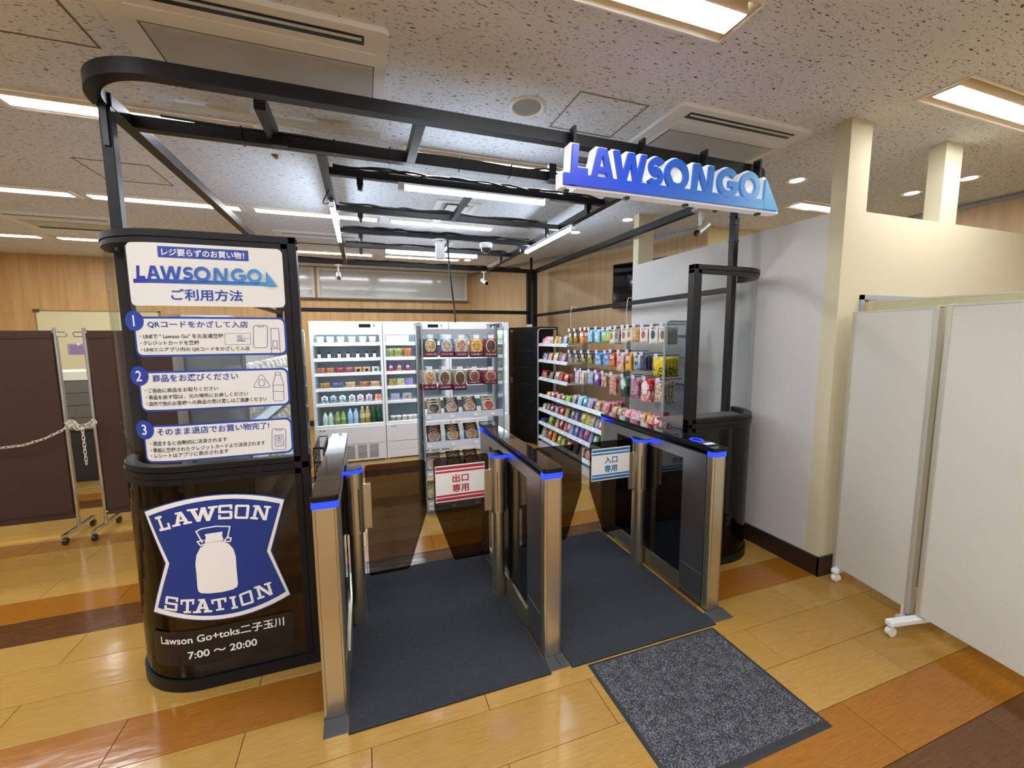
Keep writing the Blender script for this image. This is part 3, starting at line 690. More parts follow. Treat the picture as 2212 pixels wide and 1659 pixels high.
def icon2(o):
    px_strokes(o, [(565, 809), (569, 812), (583, 832), (582, 836), (550, 837), (549, 833), (561, 811)]); px_strokes(o, rr_px(560, 571, 820, 833, 2))
    px_strokes(o, [(594, 804), (605, 804), (606, 810), (613, 828), (614, 863), (611, 865), (594, 866), (591, 863), (590, 829), (595, 811)]); px_strokes(o, [(590, 832), (613, 831)], IC, False); px_strokes(o, [(590, 845), (614, 845)], IC, False); px_strokes(o, [(595, 810), (606, 810)], IC, False)
def icon3(o):
    px_strokes(o, rr_px(588, 618, 926, 971, 4)); px_strokes(o, [(596, 926), (597, 929), (608, 929), (609, 926)], IC, False)
    px_strokes(o, [(594, 940), (612, 939), (613, 963), (609, 961), (606, 964), (602, 962), (598, 965), (595, 963)])
    c = kiosk_sz(603, 946); decal('icon', stroke([(c[0]+.011*math.cos(2*PI*i/16), c[1]+.011*math.sin(2*PI*i/16)) for i in range(16)], IC, True), SBLUE, o, .004)
    text_on_booth('icon', '¥', (601, 946), (605, 946), 6, SBLUE, o, .004)
    for y in (953, 955.5, 958): px_strokes(o, [(598, y), (609, y-.4)], .0012, False)
card(1, [(288, 683), (618, 687), (621, 766), (296, 771)], (291, 693), 'QRコードをかざして入店', (320, 701), (536, 701), 16,
     [('・LINEで " Lawson Go" をお友達登録', (304, 726), (483, 726), 10.5), ('・クレジットカードを登録', (305, 741), (431, 740), 10), ('・LINEミニアプリ内の QRコードをかざして入店', (307, 755), (540, 753), 10)], icon1)
card(2, [(298, 800), (625, 796), (627, 876), (307, 888)], (302, 812), '商品をお選びください', (331, 816), (515, 813), 16,
     [('・ご自由に商品をお取りください', (315, 843), (472, 839), 10), ('・商品を戻す際は、元の場所にお戻しください', (317, 857), (536, 851), 10), ('・店内で他のお客様への商品の受け渡しはご遠慮ください', (318, 872), (577, 861), 10)], icon2)
card(3, [(309, 917), (632, 902), (634, 976), (317, 1000)], (314, 928), 'そのまま退店でお買い物完了!', (341, 932), (582, 919), 16,
     [('・退店すると自動的に決済されます', (326, 957), (491, 949), 10), ('・事前に登録されたクレジットカードより決済されます', (327, 971), (573, 957), 10), ('・レシートはアプリに表示されます', (328, 985), (494, 973), 10)], icon3)
# --- shield emblem on the dark lower pane
def Z(x, y): return kiosk_sz(200+x*.271248, 960+y*.271248)
def arc3(a, m, c, n=14):
    return [((1-t)**2*a[0]+2*t*(1-t)*(2*m[0]-.5*a[0]-.5*c[0])+t*t*c[0], (1-t)**2*a[1]+2*t*(1-t)*(2*m[1]-.5*a[1]-.5*c[1])+t*t*c[1]) for t in [i/n for i in range(n+1)]]
def shield(gx):
    o = []
    tl, tm, tr = (420-gx, 535-gx), (975, 405-gx), (1526+gx, 437-gx); br, bm_, bl = (1573+gx, 1190+gx*.7), (1040, 1385+gx), (495-gx, 1327+gx)
    return arc3(tl, tm, tr)+[(1418+gx*.9, 845)]+arc3(br, bm_, bl)+[(588-gx*.9, 945)]
em = decal('emblem', [[Z(*p) for p in shield(9)]], DBLUE, kl, .002); tag(em, 'blue shield emblem with a white milk can and white lettering')
decal('emblem_border', [[Z(*p) for p in shield(0)]], PWHITE, em, .003); decal('emblem_field', [[Z(*p) for p in shield(-32)]], DBLUE, em, .004)
SLAB = {'L': [[(.22, 0), (.42, 0), (.42, 1), (.22, 1)], [(.05, .84), (.6, .84), (.6, 1), (.05, 1)], [(.05, 0), (1, 0), (1, .17), (.05, .17)], [(.82, 0), (1, 0), (1, .42), (.82, .42)]],
 'A': [[(.12, 0), (.32, 0), (.58, 1), (.4, 1)], [(.66, 0), (.88, 0), (.62, 1), (.42, 1)], [(.3, .28), (.72, .28), (.68, .43), (.34, .43)], [(0, 0), (.42, 0), (.42, .15), (0, .15)], [(.56, 0), (1, 0), (1, .15), (.56, .15)], [(.22, .86), (.6, .86), (.6, 1), (.22, 1)]],
 'W': [[(.08, 1), (.24, 1), (.4, 0), (.24, 0)], [(.24, 0), (.38, 0), (.6, 1), (.46, 1)], [(.44, 1), (.6, 1), (.76, 0), (.62, 0)], [(.62, 0), (.76, 0), (.94, 1), (.8, 1)], [(0, .85), (.36, .85), (.36, 1), (0, 1)], [(.68, .85), (1, .85), (1, 1), (.68, 1)]],
 'S': [[(.06, .84), (1, .84), (1, 1), (.06, 1)], [(0, .42), (.2, .42), (.2, .94), (0, .94)], [(.0, .42), (.94, .42), (.94, .58), (.0, .58)], [(.8, .06), (1, .06), (1, .54), (.8, .54)], [(0, 0), (.94, 0), (.94, .16), (0, .16)], [(.82, .68), (1, .68), (1, 1), (.82, 1)], [(0, 0), (.18, 0), (.18, .32), (0, .32)]],
 'O': [[(.06, 0), (.94, 0), (.94, .16), (.06, .16)], [(.06, .84), (.94, .84), (.94, 1), (.06, 1)], [(0, .06), (.2, .06), (.2, .94), (0, .94)], [(.8, .06), (1, .06), (1, .94), (.8, .94)]],
 'N': [[(.12, 0), (.28, 0), (.28, 1), (.12, 1)], [(.74, 0), (.9, 0), (.9, 1), (.74, 1)], [(.12, 1), (.34, 1), (.9, 0), (.7, 0)], [(0, 0), (.42, 0), (.42, .15), (0, .15)], [(0, .86), (.3, .86), (.3, 1), (0, 1)], [(.6, .86), (1, .86), (1, 1), (.6, 1)]],
 'T': [[(0, .84), (1, .84), (1, 1), (0, 1)], [(0, .62), (.15, .62), (.15, 1), (0, 1)], [(.85, .62), (1, .62), (1, 1), (.85, 1)], [(.4, 0), (.62, 0), (.62, 1), (.4, 1)], [(.22, 0), (.8, 0), (.8, .15), (.22, .15)]],
 'I': [[(.28, 0), (.72, 0), (.72, 1), (.28, 1)], [(0, 0), (1, 0), (1, .15), (0, .15)], [(0, .85), (1, .85), (1, 1), (0, 1)]]}
def slab(ch, q):
    (ax, ay), (bx, by), (cx, cy), (dx, dy) = q      # TL TR BR BL
    def mp(u, v): return ((1-u)*(1-v)*dx+u*(1-v)*cx+u*v*bx+(1-u)*v*ax, (1-u)*(1-v)*dy+u*(1-v)*cy+u*v*by+(1-u)*v*ay)
    return [[Z(*mp(u, v)) for u, v in p] for p in SLAB[ch]]
word1 = [('L', ((497, 578), (590, 552), (633, 668), (540, 690))), ('A', ((628, 548), (765, 520), (797, 622), (642, 655))), ('W', ((752, 515), (1000, 482), (985, 600), (785, 618))), ('S', ((1003, 480), (1115, 474), (1117, 590), (1003, 594))), ('O', ((1138, 476), (1255, 477), (1242, 590), (1130, 588))), ('N', ((1283, 480), (1425, 488), (1402, 603), (1255, 590)))]
word2 = [('S', ((592, 1200), (690, 1214), (680, 1325), (578, 1308))), ('T', ((706, 1230), (815, 1226), (808, 1338), (708, 1338))), ('A', ((815, 1229), (945, 1222), (957, 1330), (803, 1340))), ('T', ((945, 1232), (1066, 1212), (1075, 1308), (962, 1325))), ('I', ((1090, 1211), (1142, 1200), (1162, 1297), (1110, 1308))), ('O', ((1165, 1190), (1265, 1150), (1290, 1255), (1190, 1285))), ('N', ((1284, 1132), (1420, 1088), (1452, 1185), (1316, 1232)))]
for wd_ in (word1, word2):
    for ch, q in wd_: decal('emblem_letter', slab(ch, q), PWHITE, em, .005)
can = [(912, 783), (1030, 766), (1085, 785), (1125, 830), (1143, 890), (1150, 1000), (1160, 1105), (1153, 1130), (1120, 1150), (1030, 1172), (930, 1182), (870, 1180), (847, 1168), (838, 1135), (830, 1020), (822, 950), (830, 880), (860, 820)]
decal('milk_can', [[Z(*p) for p in can]], PWHITE, em, .005)
decal('milk_can_neck', [[Z(*p) for p in ((895, 712), (1038, 690), (1033, 722), (1046, 752), (1040, 762), (905, 782), (895, 772), (905, 735))]], PWHITE, em, .005)
hd = []
for a_, c_ in (((828, 690), (870, 668)), ((870, 668), (985, 648)), ((985, 648), (1095, 650)), ((1095, 650), (1078, 740)), ((828, 690), (875, 775))): hd += stroke([Z(*a_), Z(*c_)], .0055)
for p in (((838, 770), (862, 802)), ((838, 770), (885, 760)), ((862, 802), (905, 785)), ((1050, 768), (1098, 768)), ((1098, 768), (1106, 742)), ((1106, 742), (1075, 735)), ((1075, 735), (1050, 768))): hd += stroke([Z(*p[0]), Z(*p[1])], .0055)
decal('milk_can_handle', hd, PWHITE, em, .005)
bs = rpanel([(330, 1362), (634, 1318), (636, 1385), (340, 1432)], .02); bp = decal('hours_strip', [rounded(bs[0], bs[1], bs[2]-.003, bs[3]+.003, .016)], mat('black_sticker', '#0f0d0c', .4), kl, .002); tag(bp, 'black strip with white opening hours')
text_on_booth('lettering', 'Lawson Go+toks二子玉川', (350, 1381), (614, 1341), 19, PWHITE, bp, .004, .016)
text_on_booth('lettering', '7:00 ～ 20:00', (407, 1413), (556, 1387), 16, PWHITE, bp, .004, .02)
# ================================================================== HANGING SIGN
SX0, SX1, SY, SZ = .995, 2.475, 2.0, 2.372
sg = thing('store_sign', 'blue gradient three-dimensional LAWSON GO sign hanging from the front beam'.replace('LAWSON GO ', 'letter '), 'sign', ((SX0+SX1)/2, SY, SZ))
k = (SX1-SX0)/100; kv = .2/11.7
def sign_part(name, polys, y0, y1, m):
    b = B()
    for ip, p in enumerate(polys):
        pp = [((SX0-(SX0+SX1)/2)+x*k, y*kv) for x, y in p]
        ar = sum(pp[i][0]*pp[(i+1) % len(pp)][1]-pp[(i+1) % len(pp)][0]*pp[i][1] for i in range(len(pp)))
        if ar < 0: pp.reverse()
        b.prism(pp, y0-ip*1e-5, y1, 'y')
    return b.build(name, m, sg)
sign_part('white_surround', logo(3.3, 11.7, .62), .012, .075, mat('sign_white_edge', '#e9ebec', .4, emit='#ffffff', es=.08))
sign_part('blue_face', logo(3.3, 11.7, 0), -.006, .0118, gradient('sign_gradient', [(0, '#0e2aa0'), (.3, '#113ea8'), (.65, '#2265b4'), (1, '#559fd2')], emit=.1))
for x in (1.098, 1.533, 1.976, 2.406): B().box(x-.008-(SX0+SX1)/2, x+.008-(SX0+SX1)/2, .076, .125, .12, .33).build('hanger', BLACK, sg)
B().box(1.1-(SX0+SX1)/2, 2.4-(SX0+SX1)/2, .08, .095, .155, .18).build('hanger_rail', BLACK, sg)
for x in (1.03, 1.4, 1.8, 2.36): B().box(x-.012-(SX0+SX1)/2, x+.012-(SX0+SX1)/2, .03, .06, -.022, -.0105).build('clip', BLKPL, sg)
# ================================================================== ENTRY GATES
GY0, GY1, GYC, GT = 1.77, 2.95, 2.37, .975
def gate(xc, label, drums, reader=False):
    t = thing('entry_gate', label, 'gate', (xc, GYC, 0), 0, 'flap gates at the store entrance')
    y0, y1 = GY0-GYC, GY1-GYC; h = .048
    for s, ya in ((-1, y0), (1, y1)):
        a, c = (ya, ya+.05) if s < 0 else (ya-.05, ya)
        b = B(); b.prism(rounded(-h, h, a, c, .012, 3), .012, .925); b.build('end_post', STEEL, t)
        bl = B(); bl.prism(rounded(-h-.003, h+.003, a-.003 if s < 0 else a, c if s < 0 else c+.003, .014, 3), .9255, .953); bl.build('light_band', BLUE, t)
        for x in (-h+.012, h-.014): B().box(x, x+.002, (a-.0012 if s < 0 else c-.0006), (a+.0006 if s < 0 else c+.0012), .015, .92).build('post_groove', mat('groove', '#4a463e', .5), t)
    B().box(-h, h, y0-.006, y1+.006, 0, .012).build('base_plate', mat('gate_base', '#3a3b3d', .5, .3), t)
    for s in (-1, 1):
        x = s*(h-.006)
        def slab_(name, ya, yb, za, zb, m, d=.004):
            return B().box(min(x, x+s*d), max(x, x+s*d), ya, yb, za, zb).build(name, m, t)
        slab_('side_panel', y0+.051, y0+.235, .02, .90, DSTEEL); slab_('side_panel', y1-.235, y1-.051, .02, .90, DSTEEL)
        slab_('side_window', y0+.236, -.062, .12, .86, BGLASS, .003); slab_('side_window', .062, y1-.236, .12, .86, BGLASS, .003)
        slab_('kick_rail', y0+.236, y1-.236, .012, .118, STEEL, .012); slab_('top_rail', y0+.051, y1-.051, .862, .925, DSTEEL, .005)
        slab_('trim_line', y0+.051, y0+.23, .2, .204, STEEL, .0052)
    B().box(-h+.008, h-.008, y0+.05, y1-.05, .013, .93).build('core', BLKPL, t)
    b = B(); b.prism(rounded(-h-.004, h+.004, y0-.004, y1+.004, .016, 4), .9535, GT-.001); b.build('top_edge', BLKPL, t)
    b = B(); b.prism(rounded(-h-.003, h+.003, y0-.003, y1+.003, .015, 4), GT-.001, GT+.002); top = b.build('top_plate', mat('gate_top_glass', '#17181a', .04, coat=1.0), t)
    B().box(-h, h, y0+.2, y0+.2015, GT+.0021, GT+.0025).build('top_seam', BLKPL, top)
    for s in drums:
        cx = s*.095
        lo = B(); lo.prism(rounded(cx-.036, cx+.036, -.045, .045, .034, 6), .0, .545); lo.build('drum_lower', STEEL, t)
        up = B(); up.prism(rounded(cx-.048, cx+.048, -.055, .055, .046, 6), .5455, .885); up.build('drum_upper', STEEL, t)
        rg = B(); rg.prism(rounded(min(cx-.05, -s*.0), max(cx+.05, -s*.0), -.057, .057, .05, 7), .8855, .903); rg.build('light_ring', BLUE, t)
        cp = B(); cp.prism(rounded(min(cx-.047, 0), max(cx+.047, 0), -.054, .054, .047, 7), .9032, .908); cp.build('drum_cap', mat('gate_top_glass', '#17181a', .04), t)
        for q in (-.02, .022): B().box(cx+q, cx+q+.003, -.0556, -.0545, .56, .8).build('drum_seam', BLKPL, t)
        hx = cx+s*.046
        B().box(min(hx, hx+s*.04), max(hx, hx+s*.04), -.012, .012, .555, .81, .002).build('flap_clamp', STEEL, t)
        fl0, fl1 = cx+s*.058, cx+s*.388; u = lambda f: fl0+(fl1-fl0)*f
        poly = [(u(0), .285), (u(.02), .272), (u(.64), .272), (u(.68), .285), (u(1.0), .6), (u(1.0), .895), (u(.97), .91), (u(.03), .91), (u(0), .895)]
        f = B().prism(poly, -.005, .005, 'y').build('flap', SMOKE, t)
        if reader is not None and s == -1:
            sgc = '#a32036' if reader == 'exit' else '#1f6a9c'; msg = ('出口', '専用') if reader == 'exit' else ('入口', '専用')
            a, c = min(fl0+s*.035, fl1-s*.012), max(fl0+s*.035, fl1-s*.012); a, c = fl1+.008, fl1+.305
            B().box(a, c, -.0075, -.0055, .643, .862).build('paper_sign', SW, f); m = mat('sign_ink_'+reader, sgc, .6)
            for z0, z1 in ((.838, .855), (.818, .829), (.674, .685), (.650, .667)): B().box(a+.003, c-.003, -.0085, -.0076, z0, z1).build('stripe', m, f)
            for i, w_ in enumerate(msg):
                vs, fs, asp = text2d(w_, .025); hh = .052; ww = hh*asp; cxm = (a+c)/2
                bb = B(); bb.add([(cxm+(x-.5)*ww, -.0085, (.755 if i == 0 else .695)+y*hh*.95) for x, y in vs], fs); o = bb.build('lettering', m, f, norm=False)
                o.data.flip_normals() if sum(p.normal.y*p.area for p in o.data.polygons) > 0 else None
    if reader == 'entry':
        B().box(-.046, .046, y0+.05, y0+.26, GT+.002, GT+.006, .002).build('reader_plate', BGLASS, t)
        b = B(); n = 28; b.tube([(.0+.03*math.cos(2*PI*i/n), y0+.18+.045*math.sin(2*PI*i/n), GT+.007) for i in range(n)], .003, 6, True); b.build('reader_ring', BLUE, t)
        B().box(-.03, .03, y0+.07, y0+.1, GT+.006, GT+.0075).build('reader_screen', mat('pale_reader_screen', '#aab6d8', .3, emit='#8fa6ff', es=.4), t)
        B().lathe([(0, GT+.003), (.018, GT+.003), (.02, GT+.002)], 14, (0, y0+.36, 0)).build('speaker_dot', BLKPL, t)
    return t
gate(-.172, 'left brushed steel flap gate with black glass top beside the instruction booth', (1,), None)
gate(.838, 'middle brushed steel flap gate carrying the red exit-only sign', (-1, 1), 'exit')
gate(1.868, 'right brushed steel flap gate with the card reader and blue entry-only sign', (-1,), 'entry')
# ================================================================== MATS
RIB = mat('ribbed_carpet', '#16191c', .95, var=.35, vscale=120, bump=.5, bscale=400)
RIB2 = mat('ribbed_carpet_light', '#2c3136', .95, var=.4, vscale=140, bump=.5, bscale=400)
def ribmat(x0, x1, label):
    t = thing('ribbed_mat', label, 'mat', ((x0+x1)/2, 2.28, 0)); L = (x1-x0)/2; y0, y1 = 1.668-2.28, 2.88-2.28
    B().box(-L, L, y0, y1, .0005, .0045).build('backing', RIB, t)
    b = B(); y = y0+.004
    while y < y1-.008:
        b.add([(-L, y, .0044), (L, y, .0044), (-L, y+.003, .0085), (L, y+.003, .0085), (-L, y+.007, .0085), (L, y+.007, .0085), (-L, y+.010, .0044), (L, y+.010, .0044)], [(0, 1, 3, 2), (2, 3, 5, 4), (4, 5, 7, 6)]); y += .013
    tag(b.build('ribs', RIB2, t), kind='stuff')
ribmat(-.122, .783, 'dark grey ribbed entrance mat in the exit lane at left'); ribmat(.893, 1.79, 'dark grey ribbed entrance mat in the entry lane at right')
RMP = mat('grey_rubber_ramp', '#3b3c3e', .6)
for x0, x1, lb in ((-.218, -.126, 'at the foot of the left gate'), (.787, .842, 'at the foot of the middle gate, left half'), (.845, .888, 'at the foot of the middle gate, right half'), (1.795, 1.93, 'at the foot of the right gate')):
    o = B().add([(x0, 1.682, .001), (x1, 1.682, .001), (x1, 1.763, .001), (x0, 1.763, .001), (x0, 1.684, .003), (x1, 1.684, .003), (x1, 1.763, .011), (x0, 1.763, .011)], [(0, 1, 5, 4), (4, 5, 6, 7), (1, 2, 6, 5), (3, 0, 4, 7), (2, 3, 7, 6), (3, 2, 1, 0)]).build('rubber_ramp', RMP)
    tag(o, 'small grey rubber ramp '+lb, 'ramp', 'rubber ramps')
def carpet_mat():
    s = NT('flecked_carpet'); p = s.geo(); n = s.noise(150, 3, p, None, .7); n2 = s.noise(26, 3, p)
    f = s.math('ADD', n, s.math('MULTIPLY', s.math('SUBTRACT', n2, .5), .25))
    s.l(s.ramp(f, [(.4, lin('#232427')), (.5, lin('#3f4145')), (.6, lin('#75777c'))]), s.b.inputs['Base Color']); s.b.inputs['Roughness'].default_value = 1.0
    s.bump(n, .9, .01); return s.m
t = thing('door_mat', 'flecked grey door mat with black rubber edge before the entry lane', 'mat', (1.364, 1.343, 0))
b = B(); X, Y = .392, .316
def frus(b, x, y, x2, y2, z0, z1): b.add([(-x, -y, z0), (x, -y, z0), (x, y, z0), (-x, y, z0), (-x2, -y2, z1), (x2, -y2, z1), (x2, y2, z1), (-x2, y2, z1)], [(3, 2, 1, 0), (4, 5, 6, 7), (0, 1, 5, 4), (1, 2, 6, 5), (2, 3, 7, 6), (3, 0, 4, 7)]); return b
frus(b, X, Y, X-.01, Y-.01, .0005, .004).build('rubber_edge', RUBBER, t)
rn = random.Random(5); nx, ny = 74, 60; b = B(); vs = []; fs = []
for j in range(ny+1):
    for i in range(nx+1): vs.append((-X+.018+(2*X-.036)*i/nx, -Y+.032+(2*Y-.046)*j/ny, .0042 if i in (0, nx) or j in (0, ny) else .008+rn.uniform(-.0013, .0013)))
for j in range(ny):
    for i in range(nx): q = j*(nx+1)+i; fs.append((q, q+1, q+nx+2, q+nx+1))
b.add(vs, fs, True); b.build('pile', carpet_mat(), t)
# ================================================================== ROLLING PARTITIONS ON THE RIGHT
PNL = fabric_wall_mat('partition_board', '#cccabd'); PNL2 = fabric_wall_mat('partition_board_cream', '#b9b48f'); ALU = mat('partition_aluminium', '#bdb9a9', .4, .3)
def partition(p, q, zt, label, m, foot=None, casters=(0, 1)):
    p, q = Vector(p), Vector(q); d = q-p; L = d.length; t = thing('rolling_partition', label, 'partition', (p.x, p.y, 0), math.atan2(d.y, d.x), 'rolling partitions')
    B().box(.022, L-.022, -.014, .014, .1, zt-.012).build('panel', m, t)
    for x in (0, L-.024): B().box(x, x+.024, -.018, .018, .07, zt, .003).build('edge_post', ALU, t)
    B().box(0, L, -.016, .016, zt-.012, zt-.002).build('top_rail', ALU, t)
    if not casters:
        for x in (.03, L-.03): B().cyl((x, -.03, .026), (x, .0, .026), .025, 14).box(x-.006, x+.006, -.02, .0, .03, .101).build('caster', mat('caster_white', '#d9d8d4', .4), t)
    for k in casters:
        x = 0.012+k*(L-.024)
        B().box(x-.02, x+.02, -.2, .2, .06, .09, .006).build('foot', WHITE, t)
        for y in (-.18, .18):
            c = B().cyl((x-.012, y, .026), (x+.012, y, .026), .025, 14).box(x-.006, x+.006, y-.012, y+.012, .03, .062).build('caster', mat('caster_white', '#d9d8d4', .4), t)
P1, P2, P3 = (2.872, 1.77), (2.775, 1.292), (2.60, .32)
P1b = (2.875, 1.755)
partition(P1b, P2, 1.745, 'cream white rolling partition panel standing against the wall corner', PNL, None, ())
partition((P2[0]-.004, P2[1]-.03), P3, 1.75, 'cream white rolling partition panel nearest the viewer at the right edge', PNL)
partition((3.02, 1.765), (3.18, .75), 1.815, 'olive cream rolling partition panel behind the two white ones', PNL2)
# ================================================================== PRODUCTS
LV = ['top', 'second', 'third', 'fourth', 'fifth', 'sixth', 'lowest']
def pack_mat(style, c1, c2, c3):
    key = 'pack_'+style+c1+c2+c3
    if key in _MC: return _MC[key]
    s = NT('printed_'+style); g = s.coord('Generated'); sp = s.n('SeparateXYZ'); s.l(g, sp.inputs[0]); X, Y_, Zc = sp.outputs
    oi = s.n('ObjectInfo'); sh = s.n('VectorMath', operation='ADD'); s.l(g, sh.inputs[0]); s.l(oi.outputs['Random'], sh.inputs[1])
    nz = s.noise(9, 3, sh.outputs[0], (1, .2, 1.4)); blot = s.ramp(nz, [(.42, (0, 0, 0, 1)), (.55, (1, 1, 1, 1))])
    C1, C2, C3 = lin(c1), lin(c2), lin(c3); Wt = lin('#e8e6e0')
    dx = s.math('MULTIPLY', s.math('SUBTRACT', X, .5), 1.0)
    def disc(cx, cz, r):
        d = s.math('ADD', s.math('POWER', s.math('ABSOLUTE', s.math('SUBTRACT', X, cx)), 2.0), s.math('POWER', s.math('ABSOLUTE', s.math('SUBTRACT', Zc, cz)), 2.0))
        return s.math('LESS_THAN', d, r*r)
    def bandz(a, b_): return s.math('MULTIPLY', s.math('GREATER_THAN', Zc, a), s.math('LESS_THAN', Zc, b_))
    def bandx(a, b_): return s.math('MULTIPLY', s.math('GREATER_THAN', X, a), s.math('LESS_THAN', X, b_))
    tx = s.math('GREATER_THAN', s.noise(34, 1, sh.outputs[0], (1, .1, .35)), .5)
    if style == 'dish':        # photograph of a bowl above a coloured band
        c = s.mix(blot, C1, tuple(x*.55 for x in C1[:3])+(1,)); c = s.mix(disc(.5, .62, .37), c, lin('#d8cfc0')); food = s.mix(blot, C3, tuple(x*.35 for x in C3[:3])+(1,)); c = s.mix(disc(.5, .62, .33), c, food)
        c = s.mix(bandz(0, .3), c, C2); c = s.mix(s.math('MULTIPLY', s.math('MULTIPLY', bandz(.1, .2), bandx(.12, .9)), s.math('MULTIPLY', tx, .7)), c, Wt)
    elif style == 'dot':       # plain pouch with a round picture
        c = s.mix(bandz(0, .12), C1, C2); c = s.mix(disc(.5, .52, .24), c, s.mix(blot, C3, tuple(x*.5 for x in C3[:3])+(1,))); c = s.mix(s.math('MULTIPLY', s.math('MULTIPLY', bandz(.8, .9), bandx(.2, .8)), tx), c, C3)
    elif style == 'logo':      # title block above a busy picture
        c = s.mix(s.math('MULTIPLY', blot, bandz(0, .5)), C1, C3); c = s.mix(s.math('MULTIPLY', disc(.5, .66, .3), .9), c, C2); c = s.mix(s.math('MULTIPLY', s.math('MULTIPLY', bandz(.55, .8), bandx(.12, .88)), tx), c, C1 if sum(C1[:3]) > 1.2 else Wt)
    elif style == 'band':      # cup or bottle label bands
        c = s.mix(bandz(.0, .36), C1, C2); c = s.mix(s.math('MULTIPLY', bandz(.1, .3), blot), c, C3); c = s.mix(s.math('MULTIPLY', bandz(.55, .75), tx), c, C3)
    elif style == 'rice':      # dark wrapper with a white label
        c = s.mix(s.math('MULTIPLY', bandx(.3, .7), bandz(0, .75)), C1, C2); c = s.mix(s.math('MULTIPLY', s.math('MULTIPLY', bandx(.36, .64), bandz(.15, .4)), tx), c, C3)
    else:                      # mottled
        c = s.mix(blot, C1, C2); b2 = s.ramp(s.noise(15, 2, sh.outputs[0]), [(.55, (0, 0, 0, 1)), (.62, (1, 1, 1, 1))]); c = s.mix(b2, c, C3)
    s.l(c, s.b.inputs['Base Color']); s.b.inputs['Roughness'].default_value = .3; s.b.inputs['Coat Weight'].default_value = .3; s.b.inputs['Coat Roughness'].default_value = .2
    _MC[key] = s.m; return s.m
def bag_mesh(seed, flat=.0, nx=6, nz=8, crimp=True):
    r = random.Random(seed); b = B(); vs = []; fs = []
    for side in (-1, 1):
        for j in range(nz+1):
            for i in range(nx+1):
                u, v = i/nx, j/nz; k = (1-abs(2*u-1)**3)*(1-abs(2*v-1)**5); k = k*(1-flat)
                wob = r.uniform(-.06, .06) if 0 < i < nx and 0 < j < nz else 0
                xo = (1-.06*math.sin(PI*v))*(u-.5); vs.append((xo, side*(.03+.47*max(0, k+wob)) if k > .02 else side*.03, v))
    n = (nx+1)*(nz+1)
    for sd in (0, 1):
        for j in range(nz):
            for i in range(nx): q = sd*n+j*(nx+1)+i; f = (q, q+1, q+nx+2, q+nx+1); fs.append(f if sd == 0 else tuple(reversed(f)))
    b.add(vs, fs, True); per = [i for i in range(nx+1)]+[j*(nx+1)+nx for j in range(1, nz+1)]+[nz*(nx+1)+i for i in range(nx-1, -1, -1)]+[j*(nx+1) for j in range(nz-1, 0, -1)]
    b.add(vs, [(per[i], per[(i+1) % len(per)], per[(i+1) % len(per)]+n, per[i]+n) for i in range(len(per))])
    return template(b, 'packet')
BAGS = [bag_mesh(s) for s in (1, 2, 3)]; FLATB = [bag_mesh(s, .45) for s in (4, 5)]
CUP = template(B().lathe([(0, 0), (.36, 0), (.38, .02), (.5, .93), (.47, .94), (.47, .965), (0, .965)], 18), 'cup')
CUPL = template(B().lathe([(.47, .966), (.515, .966), (.515, 1.0), (0, 1.0)], 18), 'lid')
BODY = template(B().lathe([(0, 0), (.44, 0), (.5, .03), (.5, .3), (.48, .33), (.5, .36), (.5, .62), (.44, .72), (.24, .86), (.19, .9), (.19, .92), (0, .92)], 16), 'bottle_body')
BCAP = template(B().lathe([(.22, .921), (.22, .995), (.2, 1.0), (0, 1.0)], 12), 'bottle_cap')
BLAB = template(B().lathe([(.508, .36), (.508, .62)], 16), 'bottle_label')
RICE = template(B().prism([(-.5, 0), (.5, 0), (.5, .08), (.1, .95), (-.1, .95), (-.5, .08)], -.5, .5, 'y'), 'rice_ball')
BOXM = template(B().box(-.5, .5, -.5, .5, 0, 1, .02), 'carton')
CANM = template(B().lathe([(0, 0), (.42, 0), (.5, .04), (.5, .92), (.4, .985), (.4, 1), (0, 1)], 18), 'can')
POUCH = template(B().add(*(lambda m: ([v.co[:] for v in m.vertices], [tuple(p.vertices) for p in m.polygons]))(FLATB[0]), True), 'spout_pouch')
SPOUT = template(B().lathe([(.14, .96), (.14, 1.02), (.2, 1.03), (.2, 1.14), (0, 1.15)], 12), 'spout')
JAR = template(B().lathe([(0, 0), (.46, 0), (.5, .03), (.5, .78), (.46, .8), (0, .8)], 16), 'jar'); JARL = template(B().lathe([(.48, .801), (.53, .81), (.53, .98), (.5, 1.0), (0, 1.0)], 16), 'lid')
def product(kind, name, label, cat, loc, size, style, cols, rz=0.0, group=None, tilt=0.0, cap='#ffffff', seed=0):
    m = pack_mat(style, *cols); w, d, h = size; rot = (tilt, 0, rz)
    if kind in ('bag', 'flat', 'rice', 'box', 'can'):
        me = {'bag': BAGS[seed % 3], 'flat': FLATB[seed % 2], 'rice': RICE, 'box': BOXM, 'can': CANM}[kind]
        o = inst(name, me, m, None, loc, rot, (w, d, h)); return tag(o, label, cat, group)
    t = thing(name, label, cat, loc, rz, group); t.rotation_euler = rot; t.scale = (w, d, h)
    cm = mat('cap_'+cap, cap, .4)
    if kind == 'cup': inst('cup_body', CUP, m, t); inst('lid', CUPL, cm, t)
    elif kind == 'jar': inst('jar_body', JAR, m, t); inst('lid', JARL, cm, t)
    elif kind == 'bottle':
        inst('bottle_body', BODY, mat('drink_'+cols[0], cols[0], .12, coat=.4), t); inst('bottle_cap', BCAP, cm, t); inst('bottle_label', BLAB, pack_mat('mottle', *cols[1:], cols[1]), t)
    elif kind == 'pouch': inst('pouch_body', POUCH, m, t); inst('spout', SPOUT, cm, t)
    return t
